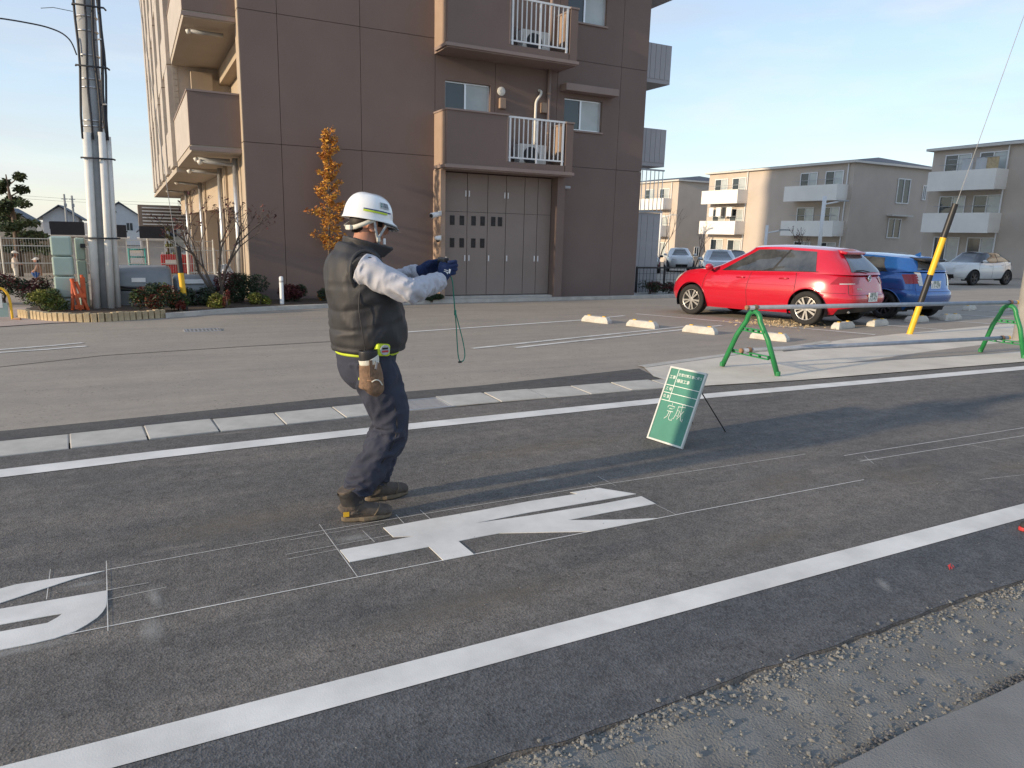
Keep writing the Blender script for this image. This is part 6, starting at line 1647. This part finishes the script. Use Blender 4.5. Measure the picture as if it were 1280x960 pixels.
q_ = MB().lathe([(0.004,-0.0255),(0.025,-0.0255),(0.027,-0.0235)],(0,0,0),20,'Y'); Rm = Matrix.Rotation(radians(8),3,'Z')
MB().add([Rm @ Vector(p) + Vector((1.110,3.592,0.959)) for p in q_.v], q_.f).build('label_disc','strap_grey',tm)
q_ = MB().box(-0.018,0.018,-0.0268,-0.0258,-0.012,-0.002); MB().add([Rm @ Vector(p) + Vector((1.110,3.592,0.959)) for p in q_.v], q_.f).build('label_band','red_plastic',tm)
q_ = MB().box(-0.016,0.016,-0.0268,-0.0258,0.003,0.013); MB().add([Rm @ Vector(p) + Vector((1.110,3.592,0.959)) for p in q_.v], q_.f).build('label_band','hair',tm)
po = thing('tool_pouch', 'worn brown leather tool pouch with a dark can hanging on the hip of the worker', 'pouch', (1.09,3.585,0.72))
rot = radians(6)
ring_loft([(1.085,3.585,0.725,0.062,0.040),(1.088,3.582,0.735,0.066,0.044),(1.088,3.582,0.79,0.062,0.046),(1.083,3.584,0.835,0.056,0.046),(1.080,3.585,0.86,0.054,0.045)],24,5,folds(3,0.002,6)).build('pocket','leather',po,smooth=True)
ring_loft([(1.079,3.584,0.858,0.050,0.043),(1.077,3.584,0.885,0.053,0.046),(1.076,3.584,0.890,0.053,0.046)],24,3).build('holder_rim','strap_white',po,smooth=True)
ring_loft([(1.077,3.584,0.86,0.047,0.040),(1.074,3.585,0.925,0.050,0.044),(1.074,3.585,0.93,0.045,0.040)],24,3).build('can','black_plastic',po,smooth=True)
MB().obox((1.072,3.534,0.845),(0.018,0.005,0.085),rot).build('flap','leather',po,bevel=0.002)
MB().obox((1.100,3.536,0.862),(0.014,0.012,0.045),rot,0.2).build('tool_handle','chrome',po,bevel=0.003)
MB().tube(cr([(1.075,3.532,0.775),(1.095,3.529,0.785),(1.115,3.533,0.778),(1.135,3.545,0.752)],4),0.0035,5).build('lace','strap_white',po,smooth=True)
MB().tube([(1.03,3.60,0.79),(1.06,3.537,0.782),(1.10,3.532,0.778),(1.145,3.56,0.782)],0.004,5).build('seam','rust',po,smooth=True)

po.location.x -= 0.045; po.location.z += 0.028
# ================================================================== site equipment
# green board
mk('board_green', (0.055,0.205,0.150), 0.5, var=0.12, scale=3)
mk('board_frame', (0.55,0.56,0.52), 0.45, 0.3, var=0.05, scale=9)
mk('chalk_white', (0.80,0.80,0.74), 0.9, var=0)
BL, BR_, TL = Vector((3.505,4.395,0.004)), Vector((3.565,4.045,0.004)), Vector((3.735,4.405,0.563))
ux = (BR_-BL); bw = ux.length; ux.normalize(); uy = (TL-BL); uy = (uy-ux*uy.dot(ux)); bh = uy.length; uy.normalize(); nz_ = ux.cross(uy)
if nz_.x > 0: nz_ = -nz_
sb = thing('notice_board', 'green construction chalkboard leaning on the road with a white frame', 'board', tuple((BL+BR_)/2))
def bp(a, b, o=0.0): return BL + ux*a + uy*b + nz_*o
def slab(a0,a1,b0,b1,o0,o1):
    v = [bp(a,b,o) for o in (o0,o1) for a,b in ((a0,b0),(a1,b0),(a1,b1),(a0,b1))]
    return MB().add(v,[(3,2,1,0),(4,5,6,7),(0,1,5,4),(1,2,6,5),(2,3,7,6),(3,0,4,7)])
slab(0.012,bw-0.012,0.012,bh-0.012,-0.010,-0.001).build('panel','board_green',sb)
for a0,a1,b0,b1 in ((0,bw,0,0.014),(0,bw,bh-0.014,bh),(0,0.014,0.014,bh-0.014),(bw-0.014,bw,0.014,bh-0.014)): slab(a0,a1,b0,b1,-0.014,0.005).build('frame_rail','board_frame',sb)
rows = [bh-0.150, bh-0.212, bh-0.275]
for r_y in rows: slab(0.014,bw-0.014,r_y-0.0022,r_y+0.0022,-0.0009,0.0006).build('rule_line','chalk_white',sb)
slab(0.088,0.092,rows[2]+0.0023,bh-0.0145,-0.0009,0.0004).build('rule_line','chalk_white',sb)
def btext(txt, size, a, b, fit, mat='chalk_white'):
    v, f = text_mb(txt, size, fit)
    if v: MB().add([bp(a+q[0], b+q[1], 0.0008) for q in v], [k for k in f]).build('lettering', mat, sb)
btext('工事', 0.032, 0.052, bh-0.085, 0.060); btext('工 種', 0.030, 0.052, bh-0.181, 0.060); btext('位 置', 0.030, 0.052, bh-0.243, 0.060)
btext('圧雪対策工事に伴う', 0.030, 0.215, bh-0.055, 0.225); btext('舗装工事', 0.030, 0.165, bh-0.105, 0.125)
def stroke(pts, r=0.0022):
    MB().tube([bp(a,b,0.001) for a,b in pts], r, 5).build('chalk_stroke','chalk_white',sb)
# handwriting: two characters
c0, y0 = 0.135, 0.245
S1 = [[(0.0,0.062),(0.004,0.052)],[(-0.030,0.044),(-0.034,0.030)],[(-0.030,0.045),(0.034,0.045),(0.028,0.030)],[(-0.016,0.025),(0.018,0.026)],[(-0.030,0.006),(0.032,0.008)],[(-0.006,0.006),(-0.014,-0.030),(-0.036,-0.050)],[(0.010,0.006),(0.006,-0.040),(0.020,-0.052),(0.044,-0.050),(0.046,-0.034)]]
S2 = [[(-0.034,0.040),(0.040,0.046)],[(-0.030,0.038),(-0.032,-0.010),(-0.044,-0.048)],[(-0.026,0.014),(-0.006,0.014),(-0.010,-0.026),(-0.022,-0.020)],[(0.004,0.064),(0.010,0.0),(0.030,-0.048),(0.046,-0.052),(0.046,-0.034)],[(0.034,0.020),(0.004,-0.024),(-0.010,-0.044)],[(0.024,0.066),(0.036,0.056)]]
for S, cx in ((S1,c0),(S2,c0+0.095)):
    for p in S: stroke([(cx+a*0.95, y0+b*1.15+ (0.0 if cx < 0.2 else 0.012)) for a,b in p])
leg_t = bp(bw-0.03, bh*0.78, -0.02)
MB().tube([leg_t, Vector((4.24,4.30,0.004))],0.005,6).build('prop_leg','black_plastic',sb)
MB().tube([bp(0.03,bh*0.78,-0.02), Vector((4.17,4.62,0.004))],0.005,6).build('prop_leg','black_plastic',sb)
# green pipe barricade
def a_frame(cx, y0, y1, lean, label, h=0.76):
    t = thing('barricade_stand', label, 'barricade', (cx,(y0+y1)/2,0.0), 0, 'green barricade stands')
    ym = (y0+y1)/2; zb0 = 0.012
    def leg(y, s_):
        yt = ym - s_*0.105
        pts = [(cx - lean*s_, y, zb0), (cx - lean*s_*0.3, lerp(y,yt,0.55), h*0.55), (cx, yt, h-0.15)]
        pts += [(cx, ym - s_*0.103*cos(a), h-0.15+0.115*sin(a)) for a in (0.25,0.5,0.8,1.1,1.35,1.5)]
        return pts
    A = leg(y0,1); Bq = leg(y1,-1)
    MB().tube(A+[ (cx,ym,h-0.034)],0.031,10).build('leg','green_frame',t,smooth=True); MB().tube(Bq+[(cx,ym,h-0.0342)],0.031,10).build('leg','green_frame',t,smooth=True)
    for f_, z in ((0.30,0.21),(0.66,0.50)):
        ya = lerp(y0,ym-0.105,f_*1.05); yb = lerp(y1,ym+0.105,f_*1.05)
        cb_ = MB().box(cx-0.018,cx+0.018,ya,yb,z-0.024,z-0.012).box(cx-0.018,cx+0.018,ya,yb,z+0.012,z+0.024)
        n = 5
        for k in range(n): yy = lerp(ya,yb,k/(n-1)); cb_.box(cx-0.018,cx+0.018,yy-0.010,yy+0.010,z-0.0121,z+0.0121)
        cb_.build('cross_bar','green_frame',t)
    for y in (y0,y1): 
        q = A[0] if y == y0 else Bq[0]
        MB().lathe([(0.032,zb0-0.002),(0.032,zb0+0.04),(0.026,zb0+0.05)],(q[0],q[1],0),10).build('foot','green_frame',t)
    MB().lathe([(0.034,cx-0.028),(0.037,cx),(0.034,cx+0.028)],(0,ym,h+0.012),12,'X',cap=False).build('clamp','rust',t,smooth=True)
    MB().obox((cx,ym,h-0.035),(0.03,0.035,0.05)).build('clamp_bolt','rust',t)
    MB().lathe([(0.034,cx-0.028),(0.037,cx),(0.034,cx+0.028)],(0,ym+0.03,0.255),12,'X',cap=False).build('clamp','rust',t,smooth=True)
    return t
a_frame(6.50,5.93,6.66,-0.085,'green pipe barricade stand nearest the chalkboard')
a_frame(11.12,5.66,6.24,-0.02,'green pipe barricade stand at the right edge')
for z, dy, lab in ((0.772,0.0,'upper grey steel pipe across the two green stands'),(0.255,0.03,'lower grey steel pipe across the two green stands')):
    t = thing('steel_pipe', lab, 'pipe', (8.8,6.12+dy,z), 0, 'barricade pipes')
    MB().tube([(6.40,6.302+dy,z),(11.25,5.942+dy,z)],0.027,14).build('tube','barrier_pipe',t,smooth=True)
    MB().tube([(6.398,6.302+dy,z),(6.37,6.304+dy,z)],0.029,12).build('end_cap','rust',t); MB().tube([(11.252,5.942+dy,z),(11.28,5.94+dy,z)],0.029,12).build('end_cap','yellow_plastic',t)
# toe of a red-soled shoe at the right edge, and a scrap of red leaf
t = thing('shoe', 'toe of a black shoe with red sole at the right edge of the road', 'shoe', (4.40,2.06,0.004))
def S_(u,v,z): a = radians(-22); return Vector((4.315+u*cos(a)-v*sin(a), 2.055+u*sin(a)+v*cos(a), z))
ring_loft([(*S_(0.0,0,0.03),0.012,0.014),(*S_(0.03,0,0.036),0.024,0.036),(*S_(0.09,0,0.046),0.034,0.045),(*S_(0.16,0,0.062),0.046,0.042),(*S_(0.24,0,0.064),0.05,0.036),(*S_(0.28,0,0.055),0.03,0.025)],18,4,fwd=(0,0,1)).build('upper','boot_dark',t,smooth=True)
out = []
for k in range(30):
    a = 2*pi*k/30; p = S_(0.138+0.148*cos(a),0.05*sin(a)*(1 if cos(a)<0.4 else 0.9),0); out.append((p.x,p.y))
MB().prism(out,0.005,0.028).build('sole','red_plastic',t,bevel=0.006)
rng = random.Random(8); mb = MB(); leaves(mb, rng, (3.47,1.93,0.014), (0.02,0.012,0.006), 4, 0.018)
tag(mb.build('fallen_leaf','red_plastic'),'small crumpled red leaf on the dark road shoulder','leaf')
# two children in the playground
mk('cloth_pale', (0.55,0.47,0.40), 0.9, var=0.08, scale=9); mk('cloth_white', (0.68,0.64,0.56), 0.9, var=0.05); mk('cloth_blue', (0.03,0.10,0.30), 0.9, var=0.1); mk('cloth_brown', (0.36,0.22,0.16), 0.9, var=0.1)
def child(x, y, h, label, top, bottom, face, crouch=False):
    z = gz(y); t = thing('person', label, 'person', (x,y,z)); s_ = h/1.15
    def q(a,b,c): return (x+a*s_*face, y+b*s_, z+c*s_)
    def L(path, n=14): return ring_loft([(*q(a,b,c),r*s_,r2*s_) for a,b,c,r,r2 in path], n, 4)
    k = 0.30 if crouch else 0.0
    torso_ = L([(0,0,0.50-k,0.09,0.12),(0,0,0.62-k,0.095,0.12),(0.01,0,0.78-k,0.085,0.115),(0.02,0,0.86-k,0.05,0.06),(0.02,0,0.91-k,0.04,0.04)])
    hd = MB().sphere(q(0.03,0,1.01-k),0.105*s_,16,12,(0.95,0.86,1.05)); nz2 = MB().sphere(q(0.13,0,1.0-k),0.016*s_,8,6)
    er = MB().sphere(q(0.02,0.09,1.0-k),0.025*s_,8,6,(0.8,0.4,1)).sphere(q(0.02,-0.09,1.0-k),0.025*s_,8,6,(0.8,0.4,1))
    arms = join(*[L([(0.0,sd*0.13,0.82-k,0.045,0.045),(0.06,sd*0.15,0.68-k,0.038,0.038),(0.16,sd*0.10,0.62-k,0.03,0.03),(0.20,sd*0.08,0.61-k,0.028,0.028)],10) for sd in (-1,1)])
    fing = MB()
    for sd in (-1,1):
        for f_ in range(4): fing.tube([q(0.20,sd*0.08+0.012*(f_-1.5),0.61-k),q(0.235,sd*0.08+0.014*(f_-1.5),0.605-k),q(0.25,sd*0.08+0.014*(f_-1.5),0.59-k)],0.009*s_,6)
        fing.tube([q(0.19,sd*0.05,0.615-k),q(0.21,sd*0.035,0.62-k)],0.010*s_,6)
    if crouch: legs = join(*[L([(0,sd*0.06,0.24,0.08,0.08),(0.17,sd*0.09,0.26,0.06,0.06),(0.05,sd*0.08,0.10,0.05,0.05),(0.03,sd*0.08,0.03,0.045,0.045),(0.12,sd*0.08,0.025,0.035,0.035)],12) for sd in (-1,1)])
    else: legs = join(*[L([(0,sd*0.06,0.54,0.075,0.075),(0.02,sd*0.07,0.30,0.058,0.058),(0.0,sd*0.07,0.06,0.042,0.042),(0.02,sd*0.07,0.03,0.045,0.045),(0.10,sd*0.07,0.025,0.035,0.035)],12) for sd in (-1,1)])
    remesh(join(torso_, hd, nz2, er, arms, fing, legs).build('body','skin',t,smooth=True),0.012,1)
    tp2 = L([(0,0,0.46-k,0.115,0.145),(0,0,0.62-k,0.112,0.140),(0.01,0,0.78-k,0.102,0.135),(0.02,0,0.86-k,0.06,0.075)])
    sl = join(*[L([(0.0,sd*0.12,0.83-k,0.056,0.056),(0.06,sd*0.15,0.68-k,0.05,0.05),(0.15,sd*0.105,0.625-k,0.042,0.042)],12) for sd in (-1,1)])
    remesh(join(tp2, sl).build('jacket',top,t,smooth=True),0.012,1)
    if crouch: lg = join(*[L([(-0.01,sd*0.06,0.20,0.11,0.10),(0.16,sd*0.09,0.265,0.075,0.075),(0.05,sd*0.08,0.10,0.065,0.065)],12) for sd in (-1,1)])
    else: lg = join(*[L([(0,sd*0.05,0.54,0.10,0.09),(0.02,sd*0.07,0.30,0.072,0.072),(0.0,sd*0.07,0.09,0.058,0.058)],12) for sd in (-1,1)])
    remesh(lg.build('trousers',bottom,t,smooth=True),0.012,1)
    cap_ = MB(); P = []
    for i in range(7):
        el = pi/2*i/6; P.append([q(0.03+0.112*cos(el)*cos(th)+0.05*max(0,cos(th))**3*(1 if i==0 else 0),0.102*cos(el)*sin(th),1.035-k+0.095*sin(el)) for th in [2*pi*j/20 for j in range(20)]])
    cap_.grid(P,True).build('cap','cloth_white',t,smooth=True)
    MB().sphere(q(0.0,0,1.0-k),0.104*s_,14,10,(0.98,0.90,1.0)).build('hair','hair',t,smooth=True)
    for sd in (-1,1): MB().sphere(q(0.125,sd*0.035,1.02-k),0.012*s_,8,6).build('eye','hair',t)
child(-3.80,31.0,1.05,'child in pale clothes and white cap standing behind the mesh fence','cloth_pale','cloth_white',1)
child(-3.12,31.0,1.12,'child in brown top and white cap crouching behind the mesh fence','cloth_brown','cloth_blue',-1,True)
